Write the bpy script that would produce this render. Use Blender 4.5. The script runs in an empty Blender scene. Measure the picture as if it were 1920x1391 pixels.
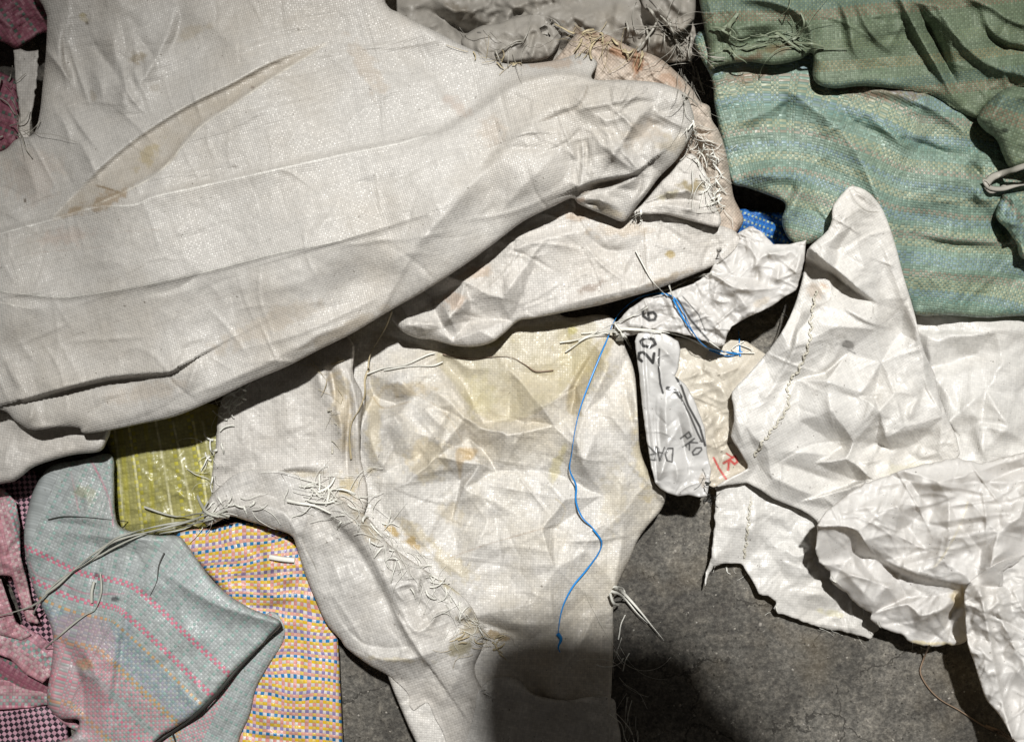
import bpy, math, random
import numpy as np
R = math.radians
sc = bpy.context.scene
C = sc.collection
# ------------------------------------------------------------ camera, light, exposure
HC = 1.10                       # camera height above the floor (m)
K = 0.000554                    # tan of half the view divided by 960 photo pixels
cam = bpy.data.cameras.new('camera'); cam.sensor_width = 36; cam.lens = 18/(K*960)
cam.clip_start = 0.02; cam.clip_end = 60
camo = bpy.data.objects.new('camera', cam); C.objects.link(camo); camo.location = (0, 0, HC)
sc.camera = camo
w = bpy.data.worlds.new('World'); sc.world = w; w.use_nodes = True
w.node_tree.nodes['Background'].inputs[0].default_value = (1.0, .90, .78, 1)
w.node_tree.nodes['Background'].inputs[1].default_value = 0.05
LP = (0.14, 0.88, 2.5)         # the lamp overhead
ld = bpy.data.lights.new('overhead_lamp', 'SPOT'); ld.energy = 460; ld.shadow_soft_size = 0.034
ld.spot_size = R(51); ld.spot_blend = 1.0; ld.color = (1, .985, .955)
lo = bpy.data.objects.new('overhead_lamp', ld); C.objects.link(lo); lo.location = LP
from mathutils import Vector
lo.rotation_euler = (Vector((0.19, -0.33, 0)) - Vector(LP)).to_track_quat('-Z', 'Y').to_euler()
sc.view_settings.view_transform = 'Standard'; sc.view_settings.look = 'None'
sc.view_settings.exposure = 0.0; sc.view_settings.gamma = 1
sc.render.engine = 'CYCLES'
sc.cycles.max_bounces = 6; sc.cycles.diffuse_bounces = 4; sc.cycles.transmission_bounces = 3

# ------------------------------------------------------------ numeric helpers
def vnoise(x, y, seed=0):
    """smooth value noise in [-1,1]"""
    r = np.random.RandomState(seed); T = r.rand(256, 256)*2-1
    xi = np.floor(x).astype(int); yi = np.floor(y).astype(int)
    fx = x-xi; fy = y-yi
    fx = fx*fx*fx*(fx*(fx*6-15)+10); fy = fy*fy*fy*(fy*(fy*6-15)+10)
    a = T[xi % 256, yi % 256]; b = T[(xi+1) % 256, yi % 256]
    c = T[xi % 256, (yi+1) % 256]; d = T[(xi+1) % 256, (yi+1) % 256]
    return (a*(1-fx)+b*fx)*(1-fy)+(c*(1-fx)+d*fx)*fy
def fbm(x, y, seed=0, o=4):
    s = 0; a = 1; t = 0
    for k in range(o):
        s = s+a*vnoise(x*2**k+k*17.3, y*2**k+k*5.1, seed+k); t += a; a *= .5
    return s/t
def spline(P, n=6, closed=False):
    P = [np.array(p, float) for p in P]; N = len(P)
    if N < 3: return np.array(P)
    out = []
    rng = range(N) if closed else range(N-1)
    for i in rng:
        if closed: p0, p1, p2, p3 = P[i-1], P[i], P[(i+1) % N], P[(i+2) % N]
        else: p0, p1, p2, p3 = P[max(i-1, 0)], P[i], P[i+1], P[min(i+2, N-1)]
        for k in range(n):
            t = k/n
            out.append(.5*((2*p1)+(-p0+p2)*t+(2*p0-5*p1+4*p2-p3)*t*t+(-p0+3*p1-3*p2+p3)*t**3))
    if not closed: out.append(P[-1])
    return np.array(out)
def segdist(px, py, L, closed=False):
    """unsigned distance, sign side, parameter 0..1 and nearest point on a polyline"""
    L = np.asarray(L, float); n = len(L); m = n if closed else n-1
    best = np.full(px.shape, 1e18); sd = np.zeros(px.shape); tt = np.zeros(px.shape)
    nx = np.zeros(px.shape); ny = np.zeros(px.shape)
    lens = [np.hypot(*(L[(i+1) % n]-L[i])) for i in range(m)]; tot = sum(lens)+1e-9; acc = 0
    for i in range(m):
        a = L[i]; d = L[(i+1) % n]-a; l2 = d[0]**2+d[1]**2+1e-12
        t = np.clip(((px-a[0])*d[0]+(py-a[1])*d[1])/l2, 0, 1)
        qx = a[0]+t*d[0]; qy = a[1]+t*d[1]
        D = (px-qx)**2+(py-qy)**2; m_ = D < best
        best = np.where(m_, D, best)
        cr = d[0]*(py-a[1])-d[1]*(px-a[0])
        sd = np.where(m_, np.sign(cr), sd); tt = np.where(m_, (acc+t*lens[i])/tot, tt)
        nx = np.where(m_, qx, nx); ny = np.where(m_, qy, ny)
        acc += lens[i]
    return np.sqrt(best), sd, tt, nx, ny, tot
def inside(px, py, P):
    r = np.zeros(px.shape, bool); n = len(P)
    for i in range(n):
        x0, y0 = P[i]; x1, y1 = P[(i+1) % n]
        if y0 == y1: continue
        c = ((y0 > py) != (y1 > py)) & (px < (x1-x0)*(py-y0)/(y1-y0)+x0)
        r ^= c
    return r
def sstep(x, a, b):
    t = np.clip((x-a)/(b-a+1e-12), 0, 1); return t*t*(3-2*t)

# the relief already laid down, sampled on a grid, so later sacks drape over earlier ones
GX0, GY0, GS = -160, -160, 4
GW, GH = 562, 430
ZMAP = np.zeros((GH, GW))
gxx, gyy = np.meshgrid(GX0+GS*np.arange(GW), GY0+GS*np.arange(GH))
def blur(A, n):
    for _ in range(n):
        B = np.pad(A, 1, mode='edge')
        A = (B[1:-1, :-2]+B[1:-1, 2:]+B[:-2, 1:-1]+B[2:, 1:-1]+4*B[1:-1, 1:-1])/8
    return A
def samp(A, x, y):
    u = np.clip((x-GX0)/GS, 0, GW-1.001); v = np.clip((y-GY0)/GS, 0, GH-1.001)
    i = u.astype(int); j = v.astype(int); fu = u-i; fv = v-j
    return (A[j, i]*(1-fu)+A[j, i+1]*fu)*(1-fv)+(A[j+1, i]*(1-fu)+A[j+1, i+1]*fu)*fv
def to_world(x, y, z):
    """place a point that the photograph shows at (x, y) and that lies z metres high"""
    f = K*(HC-z)
    return np.stack([(x-960)*f, (695.5-y)*f, z], -1)
def topz(x, y):
    return samp(ZMAP, np.atleast_1d(np.asarray(x, float)), np.atleast_1d(np.asarray(y, float)))

def tin(x, y, s, seed):
    """facets: random heights on a warped triangular lattice, joined by flat triangles with sharp creases"""
    r = np.random.RandomState(seed+500); T = r.rand(256, 256)*2-1; a = r.rand()*3; ca, sa = math.cos(a), math.sin(a)
    wx = x+vnoise(x/(s*1.3)+3, y/(s*1.3), seed+61)*s*.62+vnoise(x/(s*3.1)+3, y/(s*3.1), seed+63)*s*1.1
    wy = y+vnoise(x/(s*1.3), y/(s*1.3)+7, seed+62)*s*.62+vnoise(x/(s*3.1), y/(s*3.1)+7, seed+64)*s*1.1
    u = (wx*ca+wy*sa)/s; v = (-wx*sa+wy*ca)/s*1.25
    k = (u+v)*.3660254; i = np.floor(u+k).astype(int); j = np.floor(v+k).astype(int)
    fu = u+k-i; fv = v+k-j
    A = T[i % 256, j % 256]; B = T[(i+1) % 256, j % 256]; D = T[i % 256, (j+1) % 256]; E = T[(i+1) % 256, (j+1) % 256]
    return np.where(fu > fv, A+(B-A)*fu+(E-B)*fv, A+(D-A)*fv+(E-D)*fu)
def delaunay(P):
    P = [tuple(map(float, p)) for p in P]; n = len(P); P = P+[(-9e3, -9e3), (2e4, -9e3), (900, 2e4)]; T = [(n, n+1, n+2)]
    def circ(t):
        (ax, ay), (bx, by), (cx, cy) = (P[i] for i in t); d = 2*(ax*(by-cy)+bx*(cy-ay)+cx*(ay-by))+1e-12
        ux = ((ax*ax+ay*ay)*(by-cy)+(bx*bx+by*by)*(cy-ay)+(cx*cx+cy*cy)*(ay-by))/d; uy = ((ax*ax+ay*ay)*(cx-bx)+(bx*bx+by*by)*(ax-cx)+(cx*cx+cy*cy)*(bx-ax))/d
        return ux, uy, (ux-ax)**2+(uy-ay)**2
    CC = {T[0]: circ(T[0])}
    for i in range(n):
        x, y = P[i]; bad = [t for t in T if (x-CC[t][0])**2+(y-CC[t][1])**2 < CC[t][2]]
        cnt = {}
        for t in bad:
            for e in ((t[0], t[1]), (t[1], t[2]), (t[2], t[0])): k = tuple(sorted(e)); cnt[k] = cnt.get(k, 0)+1
        bs = set(bad); T = [t for t in T if t not in bs]
        for e, c in cnt.items():
            if c == 1: t = (e[0], e[1], i); CC[t] = circ(t); T.append(t)
    return [t for t in T if max(t) < n]
def net_z(net, x, y):
    """flat facets between hand placed crease points (x, y, mm)"""
    z = np.zeros(x.shape); x = x+2.5*vnoise(x/24, y/24, 5); y = y+2.5*vnoise(x/24, y/24, 6)
    for (a, b_, c) in delaunay([(p[0]+.01*k, p[1]) for k, p in enumerate(net)]):
        A, B, D = net[a], net[b_], net[c]
        m = (x >= min(A[0], B[0], D[0])-1) & (x <= max(A[0], B[0], D[0])+1) & (y >= min(A[1], B[1], D[1])-1) & (y <= max(A[1], B[1], D[1])+1)
        if not m.any(): continue
        X = x[m]; Y = y[m]; den = (B[1]-D[1])*(A[0]-D[0])+(D[0]-B[0])*(A[1]-D[1])
        if abs(den) < 1e-6: continue
        u = ((B[1]-D[1])*(X-D[0])+(D[0]-B[0])*(Y-D[1]))/den; v = ((D[1]-A[1])*(X-D[0])+(A[0]-D[0])*(Y-D[1]))/den; w_ = 1-u-v
        k = (u >= -1e-3) & (v >= -1e-3) & (w_ >= -1e-3)
        zz = z[m]; zz[k] = (u*A[2]+v*B[2]+w_*D[2])[k]; z[m] = zz
    return z*.001
def add_fold(z, x, y, f):
    h, wl, wr, P = f[:4]
    L = spline(P, 5); m = 4*max(wl, wr)
    b = (x > L[:, 0].min()-m) & (x < L[:, 0].max()+m) & (y > L[:, 1].min()-m) & (y < L[:, 1].max()+m)
    if not b.any(): return z
    d, s, t, _, _, tot = segdist(x[b], y[b], L)
    wd = np.where(s < 0, wl, wr)
    q = np.sqrt(d*d+2.0)-1.41
    tp = min(.45, 70/tot+.12)
    tap = sstep(t, 0, tp)*sstep(1-t, 0, tp)
    if len(f) > 4:
        if 'a' in f[4]: tap = sstep(1-t, 0, tp)
        if 'b' in f[4]: tap = sstep(t, 0, tp)
        if 'o' in f[4]: tap = 1
    z = z.copy(); z[b] += h*.001*np.exp(-(q/wd)**1.15)*tap
    return z
def rand_folds(n, poly, amp, L=(60, 220), W=(10, 45), seed=1, ang=None, spread=3.14):
    r = random.Random(seed); P = np.array(poly); x0, y0 = np.maximum(P.min(0), (-80, -80)); x1, y1 = np.minimum(P.max(0), (2000, 1470)); out = []
    while len(out) < n:
        cx, cy = r.uniform(x0, x1), r.uniform(y0, y1)
        if not inside(np.array([cx]), np.array([cy]), poly)[0]: continue
        a = r.uniform(0, 6.28) if ang is None else R(ang)+r.uniform(-spread, spread)
        l = r.uniform(*L)/2; k = r.uniform(-.25, .25)*l
        dx, dy = math.cos(a), math.sin(a)
        pts = [(cx-dx*l, cy-dy*l), (cx-dy*k, cy+dx*k), (cx+dx*l, cy+dy*l)]
        w1 = r.uniform(*W); w2 = w1*r.choice([1, 1, .3, .5])
        out.append((amp*r.uniform(.4, 1.3)*r.choice([1, 1, -.8])*(l*2/ (sum(L)/2))**.5, w1, w2, pts))
    return out

# ------------------------------------------------------------ materials
def new_mat(name):
    m = bpy.data.materials.new(name); m.use_nodes = True
    nt = m.node_tree
    for n in list(nt.nodes): nt.nodes.remove(n)
    return m, nt
class NB:
    def __init__(s, nt): s.nt = nt
    def n(s, t, **kw):
        o = s.nt.nodes.new(t)
        for k, v in kw.items(): setattr(o, k, v)
        return o
    def link(s, a, b): s.nt.links.new(a, b)
    def put(s, sock, v):
        if hasattr(v, 'is_output'): s.link(v, sock)
        elif v is not None: sock.default_value = v
    def math(s, op, a, b=None, c=None):
        o = s.n('ShaderNodeMath', operation=op)
        s.put(o.inputs[0], a); s.put(o.inputs[1], b); s.put(o.inputs[2], c)
        return o.outputs[0]
    def mix(s, f, a, b, mode='MIX'):
        o = s.n('ShaderNodeMix', data_type='RGBA', blend_type=mode)
        s.put(o.inputs[0], f)
        for i, v in ((6, a), (7, b)):
            if isinstance(v, tuple): v = (*v, 1) if len(v) == 3 else v
            s.put(o.inputs[i], v)
        return o.outputs[2]
    def ramp(s, f, cols, interp='CONSTANT'):
        o = s.n('ShaderNodeValToRGB'); cr = o.color_ramp; cr.interpolation = interp
        N = len(cols)
        while len(cr.elements) > 1: cr.elements.remove(cr.elements[-1])
        cr.elements[0].position = 0
        for i, c in enumerate(cols):
            p, c = c if isinstance(c[0], float) and len(c) == 2 else (i/N, c)
            e = cr.elements[0] if i == 0 else cr.elements.new(p)
            e.position = p; e.color = (*c, 1)
        s.link(f, o.inputs[0]); return o.outputs[0]
def fabric(name, warp=(.62, .60, .56), weft=None, wper=None, vper=None, vofs=0, bump=.6, rough=.42, trans=.14,
           spec=.5, vary=.16, weave=1.0, dirt=(.30, .25, .17), dirtamt=.35, hue=(.60, .57, .60), crease=1.0, gap=.35, gloss=0):
    """woven polypropylene tape: warp and weft tapes over and under; UV is in tapes"""
    m, nt = new_mat(name); b = NB(nt)
    out = b.n('ShaderNodeOutputMaterial'); P = b.n('ShaderNodeBsdfPrincipled')
    uv = b.n('ShaderNodeUVMap', uv_map='tapes'); sep = b.n('ShaderNodeSeparateXYZ'); b.link(uv.outputs[0], sep.inputs[0])
    U, V = sep.outputs[0], sep.outputs[1]
    iu = b.math('FLOOR', U); iv = b.math('FLOOR', V)
    fu = b.math('SUBTRACT', U, iu); fv = b.math('SUBTRACT', V, iv)
    par = b.math('MODULO', b.math('ABSOLUTE', b.math('ADD', iu, iv)), 2.0)
    par = b.math('GREATER_THAN', par, .5)
    if isinstance(warp, list):
        n = wper or len(warp)
        f = b.math('FRACT', b.math('DIVIDE', b.math('ADD', iu, .5), float(n))); wc = b.ramp(f, warp)
    else: wc = (*warp, 1)
    if weft is None: weft = warp
    if isinstance(weft, list):
        n = vper or len(weft)
        f = b.math('FRACT', b.math('DIVIDE', b.math('ADD', iv, .5+vofs), float(n))); vc = b.ramp(f, weft)
    else: vc = (*weft, 1)
    col = b.mix(par, wc, vc)
    cmb = b.n('ShaderNodeCombineXYZ'); b.link(iu, cmb.inputs[0]); b.link(iv, cmb.inputs[1])
    wn = b.n('ShaderNodeTexWhiteNoise', noise_dimensions='2D'); b.link(cmb.outputs[0], wn.inputs['Vector'])
    val = b.math('MULTIPLY_ADD', wn.outputs[0], -vary, 1.0)
    # streaks along both tape directions
    for (su, sv, sd) in ((.03, .9, 1.), (.9, .03, 7.)):
        c2 = b.n('ShaderNodeCombineXYZ'); b.link(b.math('MULTIPLY', U, su), c2.inputs[0]); b.link(b.math('MULTIPLY', V, sv), c2.inputs[1]); c2.inputs[2].default_value = sd
        nn = b.n('ShaderNodeTexNoise'); nn.inputs['Scale'].default_value = 1; nn.inputs['Detail'].default_value = 2
        b.link(c2.outputs[0], nn.inputs['Vector'])
        val = b.math('MULTIPLY', val, b.math('MULTIPLY_ADD', nn.outputs[0], .20*weave+.03, .90-.07*weave))
    # dark gaps between the tapes
    e = b.math('MULTIPLY', b.math('ABSOLUTE', b.math('SINE', b.math('MULTIPLY', U, math.pi))), b.math('ABSOLUTE', b.math('SINE', b.math('MULTIPLY', V, math.pi))))
    g = b.math('POWER', e, .45)
    val = b.math('MULTIPLY', val, b.math('MULTIPLY_ADD', g, gap*weave*.6, 1-gap*weave*.45))
    vr = b.n('ShaderNodeCombineColor')
    for k in range(3): b.link(val, vr.inputs[k])
    col = b.mix(1.0, col, vr.outputs[0], 'MULTIPLY')
    # broad soiling and yellowing
    tc = b.n('ShaderNodeTexCoord')
    n1 = b.n('ShaderNodeTexNoise'); n1.inputs['Scale'].default_value = 7; n1.inputs['Detail'].default_value = 9; n1.inputs['Roughness'].default_value = .62
    b.link(tc.outputs['Object'], n1.inputs['Vector'])
    f1 = b.math('MULTIPLY', b.math('SMOOTH_MIN', 1.0, b.math('MAXIMUM', b.math('MULTIPLY_ADD', n1.outputs[0], 3.2, -1.45), 0.0), .1), dirtamt)
    col = b.mix(f1, col, b.mix(1.0, col, tuple(min(1, c*2.3) for c in dirt), 'MULTIPLY'))
    n2 = b.n('ShaderNodeTexNoise'); n2.inputs['Scale'].default_value = 3.3; n2.inputs['Detail'].default_value = 3
    b.link(tc.outputs['Object'], n2.inputs['Vector'])
    col = b.mix(b.math('MULTIPLY', n2.outputs[0], .35), col, b.mix(1.0, col, tuple(min(1.2, c*1.62) for c in hue), 'MULTIPLY'))
    # specks of grit
    n3 = b.n('ShaderNodeTexNoise'); n3.inputs['Scale'].default_value = 230; n3.inputs['Detail'].default_value = 2
    b.link(tc.outputs['Object'], n3.inputs['Vector'])
    sp = b.math('MULTIPLY', b.math('GREATER_THAN', n3.outputs[0], .735), .6)
    col = b.mix(sp, col, (.10, .08, .06))
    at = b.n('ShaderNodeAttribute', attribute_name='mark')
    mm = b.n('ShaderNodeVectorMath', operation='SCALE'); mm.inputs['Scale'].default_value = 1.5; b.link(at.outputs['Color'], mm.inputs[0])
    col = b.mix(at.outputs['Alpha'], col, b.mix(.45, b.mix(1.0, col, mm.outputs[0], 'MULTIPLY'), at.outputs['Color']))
    b.link(col, P.inputs['Base Color'])
    rg = b.math('MULTIPLY_ADD', wn.outputs[0], .2, rough-.02)
    b.link(rg, P.inputs['Roughness'])
    P.inputs['Specular IOR Level'].default_value = spec
    if gloss: P.inputs['Coat Weight'].default_value = gloss; P.inputs['Coat Roughness'].default_value = .22
    # bump: weave, then fine creasing
    h = b.math('MULTIPLY', b.math('SINE', b.math('MULTIPLY', U, math.pi)), b.math('SINE', b.math('MULTIPLY', V, math.pi)))
    h = b.math('ADD', b.math('MULTIPLY', h, .35), e)
    h = b.math('ADD', h, b.math('MULTIPLY', wn.outputs[0], .3))
    bp = b.n('ShaderNodeBump'); bp.inputs['Strength'].default_value = .55*weave; bp.inputs['Distance'].default_value = .0007*bump
    b.link(h, bp.inputs['Height'])
    n4 = b.n('ShaderNodeTexNoise'); n4.inputs['Scale'].default_value = 26; n4.inputs['Detail'].default_value = 5; n4.inputs['Distortion'].default_value = 1.2
    b.link(tc.outputs['Object'], n4.inputs['Vector'])
    vo = b.n('ShaderNodeTexVoronoi', feature='DISTANCE_TO_EDGE'); vo.inputs['Scale'].default_value = 17
    wv = b.n('ShaderNodeVectorMath', operation='ADD'); b.link(tc.outputs['Object'], wv.inputs[0])
    wsc = b.n('ShaderNodeVectorMath', operation='SCALE'); wsc.inputs['Scale'].default_value = .05; b.link(n4.outputs['Color'], wsc.inputs[0]); b.link(wsc.outputs[0], wv.inputs[1])
    b.link(wv.outputs[0], vo.inputs['Vector'])
    cr = b.math('MINIMUM', vo.outputs[0], .3)
    hh = b.math('ADD', b.math('MULTIPLY', n4.outputs[0], .35), b.math('MULTIPLY', cr, .3))
    b2 = b.n('ShaderNodeBump'); b2.inputs['Strength'].default_value = .5; b2.inputs['Distance'].default_value = .004*crease
    b.link(hh, b2.inputs['Height']); b.link(bp.outputs[0], b2.inputs['Normal']); b.link(b2.outputs[0], P.inputs['Normal'])
    if trans:
        T = b.n('ShaderNodeBsdfTranslucent')
        tcx = b.mix(1.0, col, (1.0, .84, .55), 'MULTIPLY'); b.link(tcx, T.inputs[0]); b.link(b2.outputs[0], T.inputs['Normal'])
        M = b.n('ShaderNodeMixShader'); M.inputs[0].default_value = trans
        b.link(P.outputs[0], M.inputs[1]); b.link(T.outputs[0], M.inputs[2]); b.link(M.outputs[0], out.inputs[0])
    else: b.link(P.outputs[0], out.inputs[0])
    return m
def plain(name, col, rough=.5, trans=.2, vary=.25, scale=60):
    m, nt = new_mat(name); b = NB(nt)
    out = b.n('ShaderNodeOutputMaterial'); P = b.n('ShaderNodeBsdfPrincipled')
    tc = b.n('ShaderNodeTexCoord'); n1 = b.n('ShaderNodeTexNoise'); n1.inputs['Scale'].default_value = scale; n1.inputs['Detail'].default_value = 4
    b.link(tc.outputs['Object'], n1.inputs['Vector'])
    c = b.mix(n1.outputs[0], tuple(x*(1-vary) for x in col), tuple(min(1, x*(1+vary)) for x in col))
    b.link(c, P.inputs['Base Color']); P.inputs['Roughness'].default_value = rough
    T = b.n('ShaderNodeBsdfTranslucent'); b.link(c, T.inputs[0])
    M = b.n('ShaderNodeMixShader'); M.inputs[0].default_value = trans
    b.link(P.outputs[0], M.inputs[1]); b.link(T.outputs[0], M.inputs[2]); b.link(M.outputs[0], out.inputs[0])
    return m
def concrete():
    m, nt = new_mat('stained_concrete'); b = NB(nt)
    out = b.n('ShaderNodeOutputMaterial'); P = b.n('ShaderNodeBsdfPrincipled'); b.link(P.outputs[0], out.inputs[0])
    tc = b.n('ShaderNodeTexCoord')
    def nz(s, d, r=.6):
        n = b.n('ShaderNodeTexNoise'); n.inputs['Scale'].default_value = s; n.inputs['Detail'].default_value = d; n.inputs['Roughness'].default_value = r
        b.link(tc.outputs['Object'], n.inputs['Vector']); return n
    a = nz(6, 8, .7); c = nz(45, 8, .75); d = nz(170, 4); e = nz(11, 3)
    col = b.ramp(a.outputs[0], [(.0, (.040, .036, .030)), (.40, (.055, .051, .045)), (.52, (.115, .108, .095)), (.66, (.18, .17, .152))], 'LINEAR')
    col = b.mix(.75, col, b.ramp(c.outputs[0], [(.0, (.28, .28, .28)), (.45, (.75, .75, .75)), (.62, (1.25, 1.22, 1.18)), (.8, (1.7, 1.66, 1.6))], 'LINEAR'), 'MULTIPLY')
    col = b.mix(.8, col, b.ramp(d.outputs[0], [(.0, (.2, .2, .2)), (.42, (.7, .7, .7)), (.58, (1.3, 1.3, 1.28)), (.8, (2.0, 1.95, 1.9))], 'LINEAR'), 'MULTIPLY')
    g2 = nz(420, 3); col = b.mix(.7, col, b.ramp(g2.outputs[0], [(.0, (.3, .3, .3)), (.45, (.85, .85, .85)), (.6, (1.25, 1.25, 1.25)), (.8, (2.2, 2.2, 2.2))], 'LINEAR'), 'MULTIPLY')
    vc = b.n('ShaderNodeTexVoronoi', feature='DISTANCE_TO_EDGE'); vc.inputs['Scale'].default_value = 5.5
    va = b.n('ShaderNodeVectorMath', operation='SCALE'); va.inputs['Scale'].default_value = .12; b.link(nz(9, 6).outputs['Color'], va.inputs[0])
    vb = b.n('ShaderNodeVectorMath', operation='ADD'); b.link(tc.outputs['Object'], vb.inputs[0]); b.link(va.outputs[0], vb.inputs[1]); b.link(vb.outputs[0], vc.inputs['Vector'])
    col = b.mix(b.math('MULTIPLY', b.math('MULTIPLY', b.math('LESS_THAN', vc.outputs['Distance'], .006), b.math('GREATER_THAN', a.outputs[0], .5)), .7), col, (.02, .018, .015))
    col = b.mix(b.math('MULTIPLY', b.math('MAXIMUM', b.math('MULTIPLY_ADD', e.outputs[0], 6.0, -3.3), 0.0), .22), col, (.16, .12, .065))
    v = b.n('ShaderNodeTexVoronoi'); v.inputs['Scale'].default_value = 70; b.link(tc.outputs['Object'], v.inputs['Vector'])
    sp = b.math('MULTIPLY', b.math('LESS_THAN', v.outputs['Distance'], .07), b.math('GREATER_THAN', c.outputs[0], .50))
    col = b.mix(b.math('MULTIPLY', sp, .8), col, (.42, .40, .36))
    v2 = b.n('ShaderNodeTexVoronoi'); v2.inputs['Scale'].default_value = 110; b.link(tc.outputs['Object'], v2.inputs['Vector'])
    col = b.mix(b.math('MULTIPLY', b.math('LESS_THAN', v2.outputs['Distance'], .13), .7), col, (.02, .018, .015))
    b.link(col, P.inputs['Base Color']); P.inputs['Roughness'].default_value = .72; P.inputs['Specular IOR Level'].default_value = .35
    h = b.math('ADD', b.math('MULTIPLY', c.outputs[0], 1.4), b.math('MULTIPLY', d.outputs[0], .8))
    bp = b.n('ShaderNodeBump'); bp.inputs['Distance'].default_value = .003; bp.inputs['Strength'].default_value = .8
    b.link(h, bp.inputs['Height']); b.link(bp.outputs[0], P.inputs['Normal'])
    return m

# ------------------------------------------------------------ objects
def tag(o, label=None, cat=None, group=None, kind=None):
    if label: o['label'] = label
    if cat: o['category'] = cat
    if group: o['group'] = group
    if kind: o['kind'] = kind
    return o
def link_mesh(name, V, F, mat, parent=None, smooth=True, uv=None, mark=None, origin=None):
    V = np.asarray(V, float)
    if parent is not None: o0 = np.array(parent['_o'])
    else: o0 = np.array([V[:, 0].mean(), V[:, 1].mean(), V[:, 2].min()]) if origin is None else np.array(origin)
    me = bpy.data.meshes.new(name)
    quads = all(len(f) == 4 for f in F) if isinstance(F, list) else F.ndim == 2 and F.shape[1] == 4
    if quads: F = np.asarray(F)
    if quads:
        me.vertices.add(len(V)); me.vertices.foreach_set('co', (V-o0).ravel())
        me.loops.add(F.size); me.loops.foreach_set('vertex_index', F.ravel().astype(np.int32))
        me.polygons.add(len(F)); me.polygons.foreach_set('loop_start', np.arange(0, F.size, 4, dtype=np.int32))
        me.update(calc_edges=True)
    else: me.from_pydata((V-o0).tolist(), [], [list(map(int, f)) for f in F])
    if smooth: me.polygons.foreach_set('use_smooth', np.ones(len(me.polygons), bool))
    if uv is not None:
        l = me.uv_layers.new(name='tapes')
        vi = np.zeros(len(me.loops), np.int32); me.loops.foreach_get('vertex_index', vi)
        l.data.foreach_set('uv', uv[vi].ravel())
    if mark is not None:
        a = me.attributes.new('mark', 'FLOAT_COLOR', 'POINT'); a.data.foreach_set('color', mark.ravel())
    me.validate(); me.update()
    me.materials.append(mat)
    o = bpy.data.objects.new(name, me); C.objects.link(o)
    if parent is not None: o.parent = parent
    else: o.location = o0; o['_o'] = [float(v) for v in o0]
    return o

def jagged(P, amp, seed, step=7):
    r = random.Random(seed); P = np.array(P, float); out = []
    n = len(P)
    for i in range(n):
        a, b_ = P[i], P[(i+1) % n]; l = np.hypot(*(b_-a)); k = max(1, int(l/step))
        for j in range(k): out.append(a+(b_-a)*j/k)
    return np.array([p+np.array([r.gauss(0, amp), r.gauss(0, amp)])*.6 for p in out])

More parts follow.
